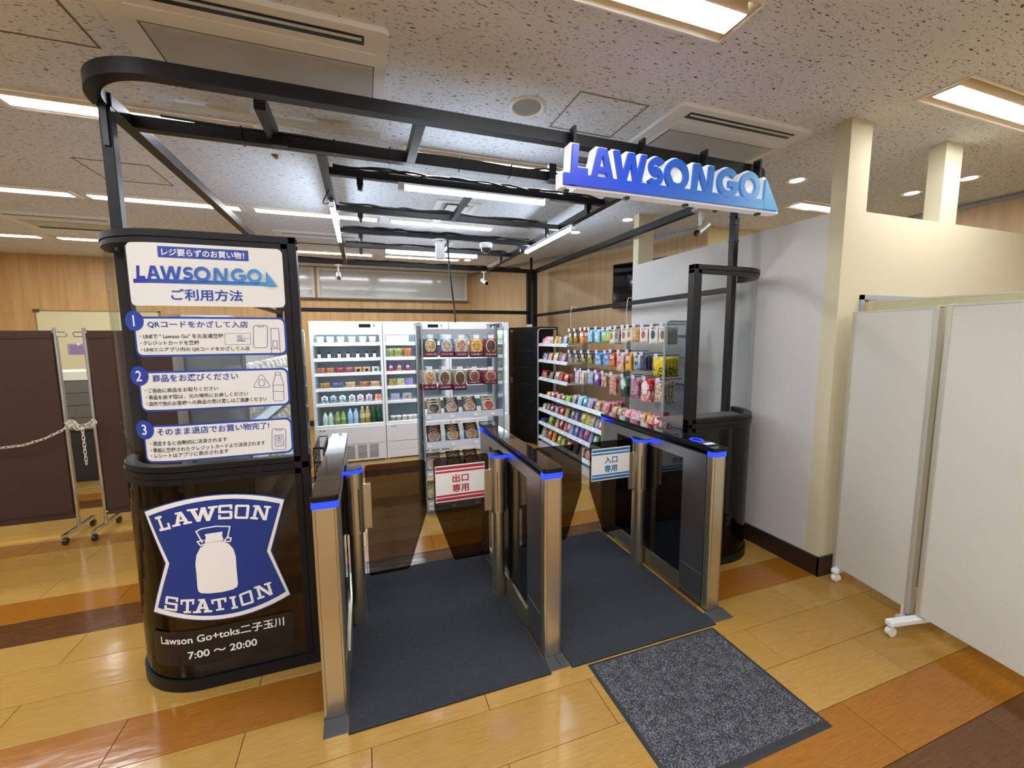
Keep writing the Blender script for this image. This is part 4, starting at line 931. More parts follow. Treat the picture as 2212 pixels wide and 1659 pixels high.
# ================================================================== FRIDGES
FW, FD, FH, FY = .866, .6, 1.82, 5.70
FX = [-.617, .249, 1.115]
INNER = mat('fridge_inner', '#9aa3a8', .5); FLED = mat('fridge_led', '#ffffff', .4, emit='#dff1ff', es=FRIDGE_L); VENT = mat('vent_dark', '#5b5f62', .6)
def zpx(x, y, Y): return at_y(x, y, Y).z
SZF = [zpx(640+565*.1929, 680+v*.1929, FY+.06) for v in (329, 501, 667, 835, 1003)]
names = ('left', 'middle', 'right'); FRT = []
for n, x0 in enumerate(FX):
    t = thing('display_fridge', 'white open display fridge, %s of the three along the back' % {'left': 'leftmost', 'middle': 'middle one', 'right': 'rightmost'}[names[n]], 'fridge', (x0+FW/2, FY, 0), 0, 'open display fridges'); FRT.append(t)
    W = FW/2-.003
    for s in (-1, 1): B().box(min(s*W, s*(W-.028)), max(s*W, s*(W-.028)), 0.0, FD, .0, FH, .003).build('side_wall', WHITE, t)
    B().box(-W+.028, W-.028, FD-.03, FD, .03, FH).build('back_wall', INNER, t)
    B().box(-W+.028, W-.028, .0, FD-.03, 1.70, FH, .004).build('header', WHITE, t)
    hd = B().box(W-.28, W-.14, -.004, .0, 1.745, 1.785).build('display', BLKPL, t); B().box(W-.105, W-.09, -.004, 0, 1.755, 1.78).build('key', VENT, t)
    B().box(-W+.03, W-.03, .012, .10, 1.655, 1.699, .004).build('light_box', FLED, t)
    B().box(-W, W, -.012, .03, .12, .468, .005).build('front_panel', WHITE, t); B().box(-W+.028, W-.028, .03, FD-.03, .03, .465).build('well', INNER, t)
    B().box(-W+.02, W-.02, .0, .06, .468, .50, .006).build('air_curtain_lip', WHITE, t)
    B().box(-W, W, .01, .06, .0, .118).build('kick_plate', VENT, t)
    B().box(-W+.02, W-.02, -.0135, -.012, .238, .242).build('panel_seam', VENT, t)
    B().box(-W, W, -.011, .01, .015, .236, .004).build('grille_panel', WHITE, t)
    b = B()
    for k in range(3):
        cx = (-.02 if n == 0 else .06)+k*.145
        for j in range(12): b.box(cx-.056, cx+.056, -.0135, -.0105, .05+j*.0148, .0565+j*.0148)
    b.build('vent_grille', VENT, t)
    for q in (-W+.06, -W+.1): B().box(q, q+.022, -.0135, -.012, .435, .447).build('badge', VENT, t)
    for z in SZF:
        sh = B().box(-W+.03, W-.03, .075, FD-.06, z-.012, z+.0, .002).build('shelf', WHITE, t)
        B().box(-W+.06, W-.06, .08, .10, z-.02, z-.0125).build('shelf_light', FLED, sh); B().box(-W+.03, W-.03, .045, .075, z-.018, z+.022, .003).build('shelf_lip', mat('lip_white', '#f2f6f8', .35), sh)
    for s in (-1, 1):
        for y in (.05, .2):
            b = B(); x = s*(W-.0285)
            for j in range(26): z = .52+j*.044; b.box(min(x, x-s*.002), max(x, x-s*.002), y, y+.012, z, z+.026)
            b.build('shelf_track', VENT, t)
for x0, lb in ((-.52, 'left'), (.31, 'middle'), (1.36, 'right')):
    o = B().box(x0, x0+.2, FY+.2, FY+.34, FH+.001, FH+.012, .004).build('black_tray', BLKPL); tag(o, 'small flat black tray lying on top of the %s fridge' % lb, 'tray', 'black trays on the fridges')
def fx(zx, zy=333): return at_y(640+zx*.1929, 680+zy*.1929, FY+.14).x
SHN = ['top', 'second', 'third', 'fourth', 'fifth', 'bottom']
def shelf_row(row, kind, name, cat, xs, spec, size, group, dy=.15, fr='left', wd='item'):
    z = (SZF+[.465])[row]+(.001 if row < 5 else .001)
    for i, x in enumerate(xs):
        style, cols, desc = spec[i][:3]; cap = spec[i][3] if len(spec[i]) > 3 else '#ffffff'; sz = spec[i][4] if len(spec[i]) > 4 else size
        where = '%s from left, %s shelf of %s fridge' % (ORD[i], SHN[row], fr)
        product(kind, name, desc+', '+where, cat, (fx(x), FY+dy, z), sz, style, cols, 0, group, 0, cap, i)
shelf_row(0, 'cup', 'yogurt_cup', 'cup', (270, 382, 500, 625, 748, 855), [('band', ('#e9e7df', '#e2dcc8', '#b79a3c'), 'white cup with yellow emblem')]*2+[('band', ('#dfe6a0', '#c9d665', '#7d9a35'), 'lime green lidded cup')]*2+[('band', ('#eab49a', '#d2553f', '#f0e6dc'), 'red and peach cup')]*2, (.09, .09, .095), 'cups in the left fridge')
shelf_row(1, 'rice', 'rice_ball', 'rice ball', (250, 362, 475, 573, 682, 785, 870), [('rice', ('#17181c', '#e4e4df', c), d+' wrapped rice ball') for c, d in (('#31507c', 'black and blue'), ('#3a62a0', 'black and pale blue'), ('#a83a30', 'black and red'), ('#b02a2c', 'black and crimson'), ('#5d84b5', 'black and sky blue'), ('#c4622f', 'black and orange'), ('#c9853f', 'black and amber'))], (.1, .05, .1), 'rice balls in the left fridge')
shelf_row(2, 'bag', 'pastry_bag', 'snack bag', (262, 365, 470, 575, 680, 775, 878), [('mottle', ('#1d1718', '#c4512f', '#e6b28a'), 'dark bag with orange pastry'), ('mottle', ('#211a19', '#c86b3a', '#dba07a'), 'dark bag with tan pastry'), ('mottle', ('#1c1417', '#a82a35', '#d2636a'), 'dark bag with red filling'), ('mottle', ('#1d1519', '#b23a48', '#e4909a'), 'dark bag with pink filling'), ('dot', ('#c28d65', '#9c5a35', '#1e1613'), 'tan bag with dark picture'), ('dot', ('#d09a6f', '#ad5636', '#241815'), 'orange tan bag with dark picture'), ('dot', ('#c9cdbd', '#aab29d', '#56614e'), 'pale grey green bag')], (.095, .05, .085), 'pastries in the left fridge')
shelf_row(3, 'bag', 'bread_bag', 'snack bag', (290, 440, 585, 738, 868), [('mottle', ('#3c2a1c', '#b5762e', '#d9b13a'), 'brown and yellow bread bag'), ('mottle', ('#27304f', '#6e7aa6', '#101015'), 'blue and black bread bag'), ('mottle', ('#c9a77c', '#8d6539', '#e5d3b2'), 'cream and brown bread bag'), ('mottle', ('#b4673c', '#2a1a15', '#d59b6c'), 'orange brown bread bag'), ('mottle', ('#c99c78', '#a6714b', '#e3c6a6'), 'beige bread bag')], (.125, .06, .085), 'breads in the left fridge')
shelf_row(4, 'pouch', 'jelly_pouch', 'drink pouch', (283, 382, 487, 595, 690, 790, 893), [('logo', ('#dfe3e8', '#24356b', '#1d2850'), 'white and navy jelly pouch', '#f4f4f4'), ('logo', ('#a9b3c6', '#36508c', '#22315e'), 'grey blue jelly pouch', '#f4f4f4'), ('logo', ('#dfe8e2', '#1f8a58', '#1a1a1c'), 'white and green jelly pouch', '#f4f4f4'), ('logo', ('#d5d9dc', '#33383e', '#7d858c'), 'white and black jelly pouch', '#f4f4f4'), ('logo', ('#e6dfe4', '#a2245e', '#6b1b45'), 'white and magenta jelly pouch', '#f4f4f4'), ('logo', ('#dcd2d8', '#8e2c74', '#3a6b54'), 'purple and green jelly pouch', '#f4f4f4'), ('logo', ('#e3a275', '#cf5a22', '#f0e3d4'), 'orange jelly pouch', '#c9662a')], (.08, .04, .098), 'jelly pouches in the left fridge')
bs_ = [('#bcd0cc', '#dfeaea', '#9bbf6e')]*2+[('#7f9a3a', '#dbe6b4', '#4f7c2a')]*2+[('#9cc0d8', '#cfe2ee', '#6fa0c8')]*2+[('#a08a3e', '#c2ac62', '#e9e2c4')]*2+[('#1f3d25', '#1f6a3c', '#123020')]*2
bd = ['clear bottle with green cap', 'clear water bottle with green cap', 'green tea bottle', 'yellow green tea bottle', 'blue mineral water bottle', 'pale blue mineral water bottle', 'amber tea bottle', 'golden barley tea bottle', 'dark green tea bottle', 'darkest green tea bottle']
bc = ['#9ac43a']*2+['#86b435']*2+['#8fbfe0']*2+['#d8d2b0']*2+['#2d6b3e']*2
bh = [.185]*4+[.215]*2+[.235]*4
shelf_row(5, 'bottle', 'drink_bottle', 'bottle', (278, 340, 418, 485, 565, 630, 705, 765, 832, 892), [('x', bs_[i], bd[i], bc[i], (.066, .066, bh[i])) for i in range(10)], None, 'bottles in the left fridge', .17)
# middle fridge (the part left of the centre shelf)
shelf_row(0, 'flat', 'drink_pack', 'drink pack', (1022, 1052, 1082, 1110, 1148, 1180, 1212, 1245), [('logo', ('#dfe3cf', '#c9cf8f' if i < 4 else '#b3cf9c', '#8aa36a'), 'pale %s upright drink pack' % ('yellow' if i < 4 else 'green')) for i in range(8)], (.04, .03, .11), 'drink packs in the middle fridge', fr='middle')
shelf_row(1, 'bag', 'salad_bag', 'snack bag', (1045, 1140, 1240), [('mottle', ('#4b3a22', '#7da04a', '#d8d2b6'), 'green salad bag'), ('mottle', ('#5a4427', '#8fae52', '#cfb37c'), 'leafy salad bag'), ('mottle', ('#4d2b1d', '#b4542c', '#d8b58f'), 'reddish salad bag')], (.12, .06, .135), 'salads in the middle fridge', fr='middle')
shelf_row(2, 'box', 'snack_box', 'carton', (1050, 1145, 1240), [('logo', ('#1d2f6c', '#c8475a', c), 'navy %s carton' % d) for c, d in (('#d2502e', 'and orange'), ('#e2a23a', 'and yellow'), ('#c02d3a', 'and crimson'))], (.062, .04, .112), 'navy cartons in the middle fridge', fr='middle')
shelf_row(3, 'box', 'snack_box', 'carton', (1042, 1085, 1135, 1178, 1228, 1270), [('mottle', ('#caa64a', '#3b2e1f', '#e8d49a'), 'yellow and black carton'), ('mottle', ('#b99a3c', '#2e261c', '#ddc88a'), 'dark yellow carton'), ('mottle', ('#dcd28e', '#5a5334', '#efe9c0'), 'pale yellow carton'), ('mottle', ('#d3cf9a', '#4b4a36', '#efebc8'), 'cream yellow carton'), ('mottle', ('#6b4aa0', '#b39ad0', '#3d2a6b'), 'purple carton'), ('mottle', ('#7d58b0', '#c2add8', '#48327a'), 'violet carton')], (.05, .04, .105), 'small cartons in the middle fridge', fr='middle')
shelf_row(4, 'box', 'snack_box', 'carton', (1085, 1220), [('dot', ('#8fa0c4', '#7a3b34', '#d9a878'), 'blue grey carton with tan ovals'), ('dot', ('#8d9bb8', '#a9743a', '#e08a2a'), 'blue grey carton with orange slices')], (.115, .04, .1), 'wide cartons in the middle fridge', fr='middle')
shelf_row(5, 'jar', 'dessert_cup', 'cup', (1055, 1118, 1190, 1252, 1305), [('band', ('#b9ab94', '#8a7a62', '#5d503e'), 'beige dessert cup')]*2+[('band', ('#cfcabb', '#b5ae9c', '#8a8474'), 'pale dessert cup')]*3, (.072, .072, .085), 'dessert cups in the middle fridge', .16, fr='middle')
for i, (z, c) in enumerate(((0, '#7fa04a'), (1, '#54843c'), (2, '#6f8f3f'), (3, '#86a04e'))):
    product('bag', 'salad_bag', 'green bag at the right end of the %s shelf of the right fridge' % SHN[z], 'snack bag', (1.9, FY+.15, SZF[z]+.001), (.1, .05, .12), 'mottle', (c, '#3a5a2a', '#d8d8c0'), 0, 'greens in the right fridge', seed=i)
# ================================================================== CENTRE SHELF UNIT
GX0, GX1, GYF, GYBk, GH = .485, 1.225, 3.68, 4.22, 1.735
cg = thing('centre_shelf', 'narrow grey shelf unit with clear sides of hanging meal pouches in the store middle', 'shelf unit', ((GX0+GX1)/2, GYF, 0)); CW = (GX1-GX0)/2
GSH = mat('shelf_grey_metal', '#9fa3a6', .4, .3)
for s in (-1, 1):
    sd = B(); sd.prism(rounded(.0, GYBk-GYF, .05, GH, .05, 5), s*CW-.003, s*CW+.003, 'x'); sd.build('side_pane', thin('shelf_side_acrylic', '#dfe5e8', .8), cg)
    n = 6; pts = [(s*CW, .006, .05)]+[(s*CW, .05-.05*math.cos(PI/2*i/n), GH-.05+.05*math.sin(PI/2*i/n)) for i in range(n+1)]+[(s*CW, GYBk-GYF, GH)]
    B().tube(pts, .008, 8).build('side_frame', GSH, cg)
    B().box(s*CW-.02, s*CW+.02, .24, .3, 0, GH-.02).build('upright', GSH, cg)
B().box(-CW, CW, .262, .278, GH-.1, GH-.05).build('top_bar', GSH, cg)
for s in (-1, 1): B().tube([(s*.05, .27, GH-.06), (s*.17, .27, GH-.19)], .007, 6).build('brace', GSH, cg)
def cgx(zx, zy, Y): return at_y(880+zx*.2652, 680+zy*.2652, Y)
SHC = [cgx(460, 818, GYF).z, cgx(400, 1050, GYF).z, cgx(300, 1290, GYF).z, cgx(200, 1540, GYF).z, .07]
for z in SHC:
    sh = B().box(-CW+.004, CW-.004, .02, .5, z-.02, z-.008).build('shelf', GSH, cg)
    sh.rotation_euler = (0, 0, 0)
    B().add([(-CW+.004, .0, z-.028), (CW-.004, .0, z-.028), (CW-.004, .02, z+.03), (-CW+.004, .02, z+.03), (-CW+.004, .024, z+.03), (CW-.004, .024, z+.03), (CW-.004, .02, z-.02), (-CW+.004, .02, z-.02)], [(0, 1, 2, 3), (3, 2, 5, 4), (4, 5, 6, 7), (7, 6, 1, 0), (0, 3, 4, 7), (1, 6, 5, 2)]).build('price_rail', GSH, sh)
    for x in (-.33, -.12, .1, .26): B().box(x-.02, x+.02, -.002, .004, z-.015, z+.012).build('price_tag', PWHITE, sh)
    for x in (-.175, .0, .175): B().prism([(.03, z), (.4, z), (.4, z+.13), (.12, z+.13), (.05, z+.08)], x-.0015, x+.0015, 'x').build('divider', GLASS, sh)
B().box(-CW, CW, .03, GYBk-GYF, 0, .045).build('base', GSH, cg)
HOOK = template(B().tube([(0, .3, 0), (0, 0, 0), (0, -.004, .012)], .003, 6), 'hook'); TAGM = template(B().box(-.025, .025, -.0055, -.004, -.012, .02), 'price_tag')
dish = [('#3d4630', '#d7bb8d'), ('#6f7fae', '#cdb9a2'), ('#b9b2a6', '#c99f7d'), ('#c98a2a', '#d9aa55'), ('#7a3038', '#5c3a2c')]
dish2 = [('#b9b2a2', '#caa173'), ('#a9a596', '#7c5a42'), ('#8f9076', '#6d4a33'), ('#6e2a30', '#8a5240'), ('#95303a', '#a4604a')]
dn = ['green edged', 'blue edged', 'pale', 'amber', 'wine dark']
for row, (lst, xs, yt, yb) in enumerate(((dish, (188, 322, 442, 565, 683), 195, 345), (dish2, (182, 305, 430, 548, 682), 455, 615))):
    for i, zx in enumerate(xs):
        p = cgx(zx, yt, GYF-.02); q = cgx(zx, yb if not (row and i > 2) else 566, GYF-.02); h = p.z-q.z
        B2 = inst('hook', HOOK, GSH, cg, (p.x-(GX0+GX1)/2, .0, p.z+.016)); inst('price_tag', TAGM, PWHITE, B2, (0, 0, .0))
        for dpt in range(4):
            lb = ('%s meal pouch hanging %s from left, %s peg row of the centre shelf' % (dn[i], ORD[i], ('upper', 'lower')[row])) if dpt == 0 else '%s behind the front %s pouch, peg %s of the %s row' % (('second', 'third', 'fourth')[dpt-1], dn[i], ('one', 'two', 'three', 'four', 'five')[i], ('upper', 'lower')[row])
            product('flat', 'meal_pouch', lb if dpt == 0 else 'meal pouch '+lb, 'food pouch', (p.x+.006*dpt*(1 if i % 2 else -1), GYF-.02+.035*dpt+.012, q.z), (.124, .028, h), 'dish', (lst[i][0], '#611a33', lst[i][1]), 0, 'meal pouches on the pegs', 0, seed=i+dpt)
rowsC = [(0, (222, 365, 515, 670), 112, [('#c9b68a', '#3b2416'), ('#4b4c4d', '#c9a88a'), ('#4d4a46', '#c4a384'), ('#b4bfa2', '#c4574a')]), (1, (215, 370, 525, 660), 108, [('#46302a', '#a8714c'), ('#4c3b33', '#c29a6c'), ('#4a382e', '#b98850'), ('#3d4138', '#a68a5a')]), (2, (205, 375, 520), 100, [('#8d8f8c', '#b58a5f'), ('#55504c', '#b08862'), ('#5c3830', '#a8664a')]), (3, (200, 370, 520), 120, [('#9aa24c', '#b8b050'), ('#6c6a46', '#a88c50'), ('#58482f', '#98703a')])]
for r, xs, hp, cl in rowsC:
    z = SHC[r]
    for i, zx in enumerate(xs):
        x = cgx(zx, 800, GYF+.05).x; x = max(GX0+.075, min(GX1-.075, x))
        for dpt in range(3):
            lb = 'meal pouch leaning %s from left on the %s sloping tray of the centre shelf' % (ORD[i], ('top', 'second', 'third', 'lowest')[r]) if dpt == 0 else 'meal pouch leaning %s behind, place %s of the %s tray' % (('first', 'second')[dpt-1], ('one', 'two', 'three', 'four')[i], ('top', 'second', 'third', 'lowest')[r])
            product('flat', 'meal_pouch', lb, 'food pouch', (x+.008*dpt, GYF+.045+.06*dpt, z-.004+.004*dpt), (.135, .03, .125+.012*dpt), 'dish', (cl[i][0], '#571b2c', cl[i][1]), 0, 'meal pouches on the trays', -.42, seed=i+dpt)
# ================================================================== RIGHT SNACK SHELVES
RX, RXB, RY0, RY1, RH = 2.37, 2.645, 2.86, 5.53, 1.725
rg = thing('snack_shelf', 'long grey snack shelf unit with clear rounded end panes along the right side', 'shelf unit', (RX, (RY0+RY1)/2, 0), -PI/2); RL = (RY1-RY0)/2
# local frame: x runs toward the viewer's end (world -y), y runs into the shelf (world +x)
SHR = [1.515, 1.29, 1.035, .795, .592, .397, .185]
BAY = 2*RL/3
for s, nm in ((-1, 'far'), (1, 'near')):
    sd = B(); sd.prism(rounded(-.01, RXB-RX, .03, RH, .06, 5), s*RL-.003, s*RL+.003, 'x'); sd.build('end_pane', thin('shelf_side_acrylic', '#dfe5e8', .8), rg)
    n = 6; pts = [(s*RL, -.008, .02)]+[(s*RL, .05-.058*math.cos(PI/2*i/n), RH-.05+.05*math.sin(PI/2*i/n)) for i in range(n+1)]+[(s*RL, RXB-RX, RH)]
    B().tube(pts, .009, 8).build('end_frame', GSH, rg)
for k in range(4): B().box(-RL+k*BAY-.02, -RL+k*BAY+.02, RXB-RX-.05, RXB-RX, 0, RH-.02).build('upright', DSTEEL, rg)
for z0, z1 in ((0, .12), (.2, .78)): B().box(-RL, RL, RXB-RX-.012, RXB-RX-.006, z0, z1).build('back_panel', mat('shelf_back_grey', '#77787a', .5), rg)
for z in (1.60, 1.42, 1.18): B().box(-RL+BAY, RL, RXB-RX-.04, RXB-RX-.02, z-.012, z+.012).build('peg_bar', GSH, rg)
B().box(-RL, RL, .0, RXB-RX, 0, .1).build('base', LGREY, rg); B().box(-RL, RL, .004, .012, .0, .02).build('skirting', BLKPL, rg)
RTAG = template(B().box(-.016, .016, -.002, .0, -.011, .011), 'price_tag')
for li, z in enumerate(SHR):
    for k in range(3):
        if li < 3 and k > 0: continue
        a, c = -RL+k*BAY+.004, -RL+(k+1)*BAY-.004
        sh = B().box(a, c, .02, RXB-RX-.03, z-.03, z-.018).build('shelf', LGREY, rg)
        B().add([(a, -.012, z-.036), (c, -.012, z-.036), (c, .014, z+.006), (a, .014, z+.006), (a, .018, z+.006), (c, .018, z+.006), (c, .018, z-.036), (a, .018, z-.036)], [(0, 1, 2, 3), (3, 2, 5, 4), (4, 5, 6, 7), (7, 6, 1, 0), (0, 3, 4, 7), (1, 6, 5, 2)]).build('price_rail', mat('price_rail_grey', '#b6c0c8', .3), sh)
        for j in range(6):
            if (j*7+li*3+k*5) % 4: inst('price_tag', RTAG, PWHITE, sh, (a+.08+j*.14, -.0025, z-.014), (-.55, 0, 0))
def rgy(zx, zy, src, X):
    if src == 1: return at_x(1180+zx*.13863, 690+zy*.13863, X)
    if src == 4: return at_x(1140+zx*.1085, 690+zy*.1085, X)
    return at_x(1140+zx*.13264, 840+zy*.13264, X)
RHK = template(B().tube([(0, .25, 0), (0, 0, 0), (0, -.004, .01)], .003, 6), 'hook'); RPT = template(B().box(-.024, .024, -.006, -.004, -.02, .016), 'price_tag')
TAGV = mat('pale_violet_tag', '#c9c9e0', .4)
def place(kind, name, lb, cat, p, hgt, wid, dep, style, cols, grp, seed, hang, ndeep=1, word='', lvl=0):
    for d in range(ndeep):
        l2 = lb if d == 0 else ('%s, %s back on the %s peg of the %s row' if hang else '%s, %s in line, %s place on %s snack shelf') % (word, ORD[d], ORD[seed], LV[lvl])
        x = p[0]+.0+d*(.036 if hang else .05)
        product(kind, name, l2, cat, (x, p[1]+.004*d, p[2]), (wid, dep, hgt), style, cols, -PI/2+(0 if hang else 0), grp, 0 if hang else -.3, seed=seed+d)
HX = RX+.005
pegs = [  # level, list of (zx, ztop, zbot, width, style, cols, word, deep)
 (0, [(365, 180, 375, .085, 'logo', ('#2a2418', '#b48f3a', '#d9a53a'), 'black and gold snack pouch', 2), (445, 175, 370, .085, 'logo', ('#2b261c', '#c2b28c', '#cf8f36'), 'black and cream snack pouch', 2), (540, 165, 380, .1, 'logo', ('#b93a2c', '#d8a33a', '#e0b04a'), 'red and orange snack pouch', 2), (610, 160, 375, .1, 'logo', ('#b01e26', '#2a1a14', '#8d8a2c'), 'crimson snack pouch', 2), (668, 160, 360, .1, 'mottle', ('#4fb0d2', '#c9e6ee', '#2d7fb0'), 'aqua swirl gummy bag', 2), (778, 150, 360, .105, 'mottle', ('#5fbcd6', '#e1eef0', '#3a8fb8'), 'pale aqua gummy bag', 2), (893, 160, 360, .11, 'logo', ('#7fae2c', '#59b3d8', '#c9d65a'), 'lime and cyan gummy bag', 2), (965, 160, 355, .1, 'mottle', ('#8fb23a', '#cfd86a', '#5d8a28'), 'lime green gummy bag', 2), (1008, 150, 385, .1, 'dot', ('#dcd8ce', '#b9b2a6', '#a8514a'), 'white nut pouch', 2), (1082, 140, 385, .1, 'dot', ('#a39a88', '#8c8270', '#5d4f3f'), 'grey brown nut pouch', 2), (1195, 130, 370, .11, 'dot', ('#ddd8cc', '#c4bdac', '#a83c34'), 'cream pouch with red dot', 2), (1275, 125, 350, .1, 'dot', ('#d9d0bb', '#cdbf9c', '#8b6a3a'), 'cream pouch with brown nut', 2), (1378, 110, 350, .115, 'mottle', ('#c08a42', '#dcb778', '#7d4c22'), 'amber nut pouch', 2), (1502, 115, 370, .12, 'dot', ('#e0dcd2', '#cbc4b6', '#b8283a'), 'white pouch with crimson berry', 2), (1652, 100, 385, .125, 'dot', ('#e3dfd5', '#d2ccbe', '#1d1c20'), 'white pouch with black plum', 2), (1805, 100, 390, .12, 'dot', ('#d9d3c6', '#c4bba8', '#7a5a46'), 'cream pouch with brown picture', 4)]),
 (1, [(360, 510, 670, .09, 'logo', ('#17171a', '#6b6348', '#d8d5ca'), 'black candy pouch', 2), (455, 515, 680, .09, 'logo', ('#18181a', '#5d5640', '#cfccc2'), 'black and white candy pouch', 2), (555, 520, 680, .095, 'logo', ('#2a241a', '#8f7a3c', '#d2c06a'), 'black and gold candy pouch', 2), (665, 520, 690, .095, 'logo', ('#2c261b', '#7d6a34', '#c9b65a'), 'black and yellow candy pouch', 2), (790, 520, 718, .12, 'logo', ('#4f8fd0', '#2f6fb8', '#b9d6ea'), 'sky blue candy bag', 2), (922, 520, 720, .1, 'logo', ('#4a88cc', '#2a68b4', '#a9cce6'), 'deeper blue candy bag', 2), (1008, 505, 740, .1, 'logo', ('#c8502c', '#b82e34', '#e79a3a'), 'red and orange candy bag', 2), (1135, 515, 815, .12, 'logo', ('#dcd2cc', '#c43a44', '#d8823a'), 'white and red candy bag', 2), (1265, 515, 800, .1, 'logo', ('#d8a72a', '#c22c2e', '#e6c24a'), 'yellow and red candy bag', 2), (1400, 550, 790, .11, 'logo', ('#dfe2e2', '#2b3340', '#3a5aa6'), 'white and black candy bag', 1), (1490, 550, 800, .1, 'mottle', ('#23283a', '#5a6076', '#141622'), 'navy striped candy bag', 3), (1722, 585, 900, .135, 'logo', ('#e3c81e', '#d8b410', '#3a3420'), 'bright yellow vitamin candy bag', 6)]),
 (2, [(462, 795, 1000, .09, 'logo', ('#dcd6dc', '#8a7db0', '#b9a8c4'), 'white and lilac biscuit bag', 2), (540, 800, 1020, .1, 'logo', ('#e0dad4', '#cf8a4a', '#b4a08f'), 'white and orange biscuit bag', 2), (668, 815, 1010, .12, 'mottle', ('#3f74b4', '#a9c4d8', '#d8c25a'), 'blue and yellow biscuit bag', 2), (776, 825, 1045, .1, 'logo', ('#7d4aa0', '#c9a8d8', '#4d2470'), 'purple biscuit bag', 2), (882, 840, 1060, .11, 'mottle', ('#a8383c', '#e2cfc0', '#6f8a3a'), 'red and cream biscuit bag', 2), (1022, 860, 1180, .13, 'mottle', ('#d8ccb8', '#c2444a', '#6f8f3c'), 'tall colourful fruit gummy bag', 2), (1190, 890, 1205, .125, 'logo', ('#3a5f4a', '#a9c8c4', '#1f3a2a'), 'tall teal and green gummy bag', 2), (1362, 910, 1232, .125, 'mottle', ('#c9b2b8', '#a83850', '#5a4a96'), 'tall pink and purple gummy bag', 2), (1532, 930, 1290, .14, 'logo', ('#b51a2a', '#e2d6d2', '#e8dccf'), 'large red gummy bag', 3), (1752, 960, 1305, .14, 'mottle', ('#ddd4c0', '#a8684a', '#7a8a5a'), 'large cream floral gummy bag', 4)])]
for lv, items in pegs:
    for i, (zx, zt, zb, wd_, stl, cl, word, deep) in enumerate(items):
        p = rgy(zx, zt, 1, HX); q = rgy(zx, zb, 1, HX); h = p.z-q.z
        hk = inst('hook', RHK, BLKPL, rg, (-(p.y-(RY0+RY1)/2), .0, p.z+.012)); inst('price_tag', RPT, TAGV, hk)
        place('bag' if stl != 'dot' else 'flat', 'snack_bag', '%s hanging %s on the %s peg row' % (word, ORD[i], LV[lv]), 'snack bag', (HX+.015, p.y, q.z), h, wd_, .032, stl, cl, 'snack bags on the right pegs', i, True, deep, word, lv)
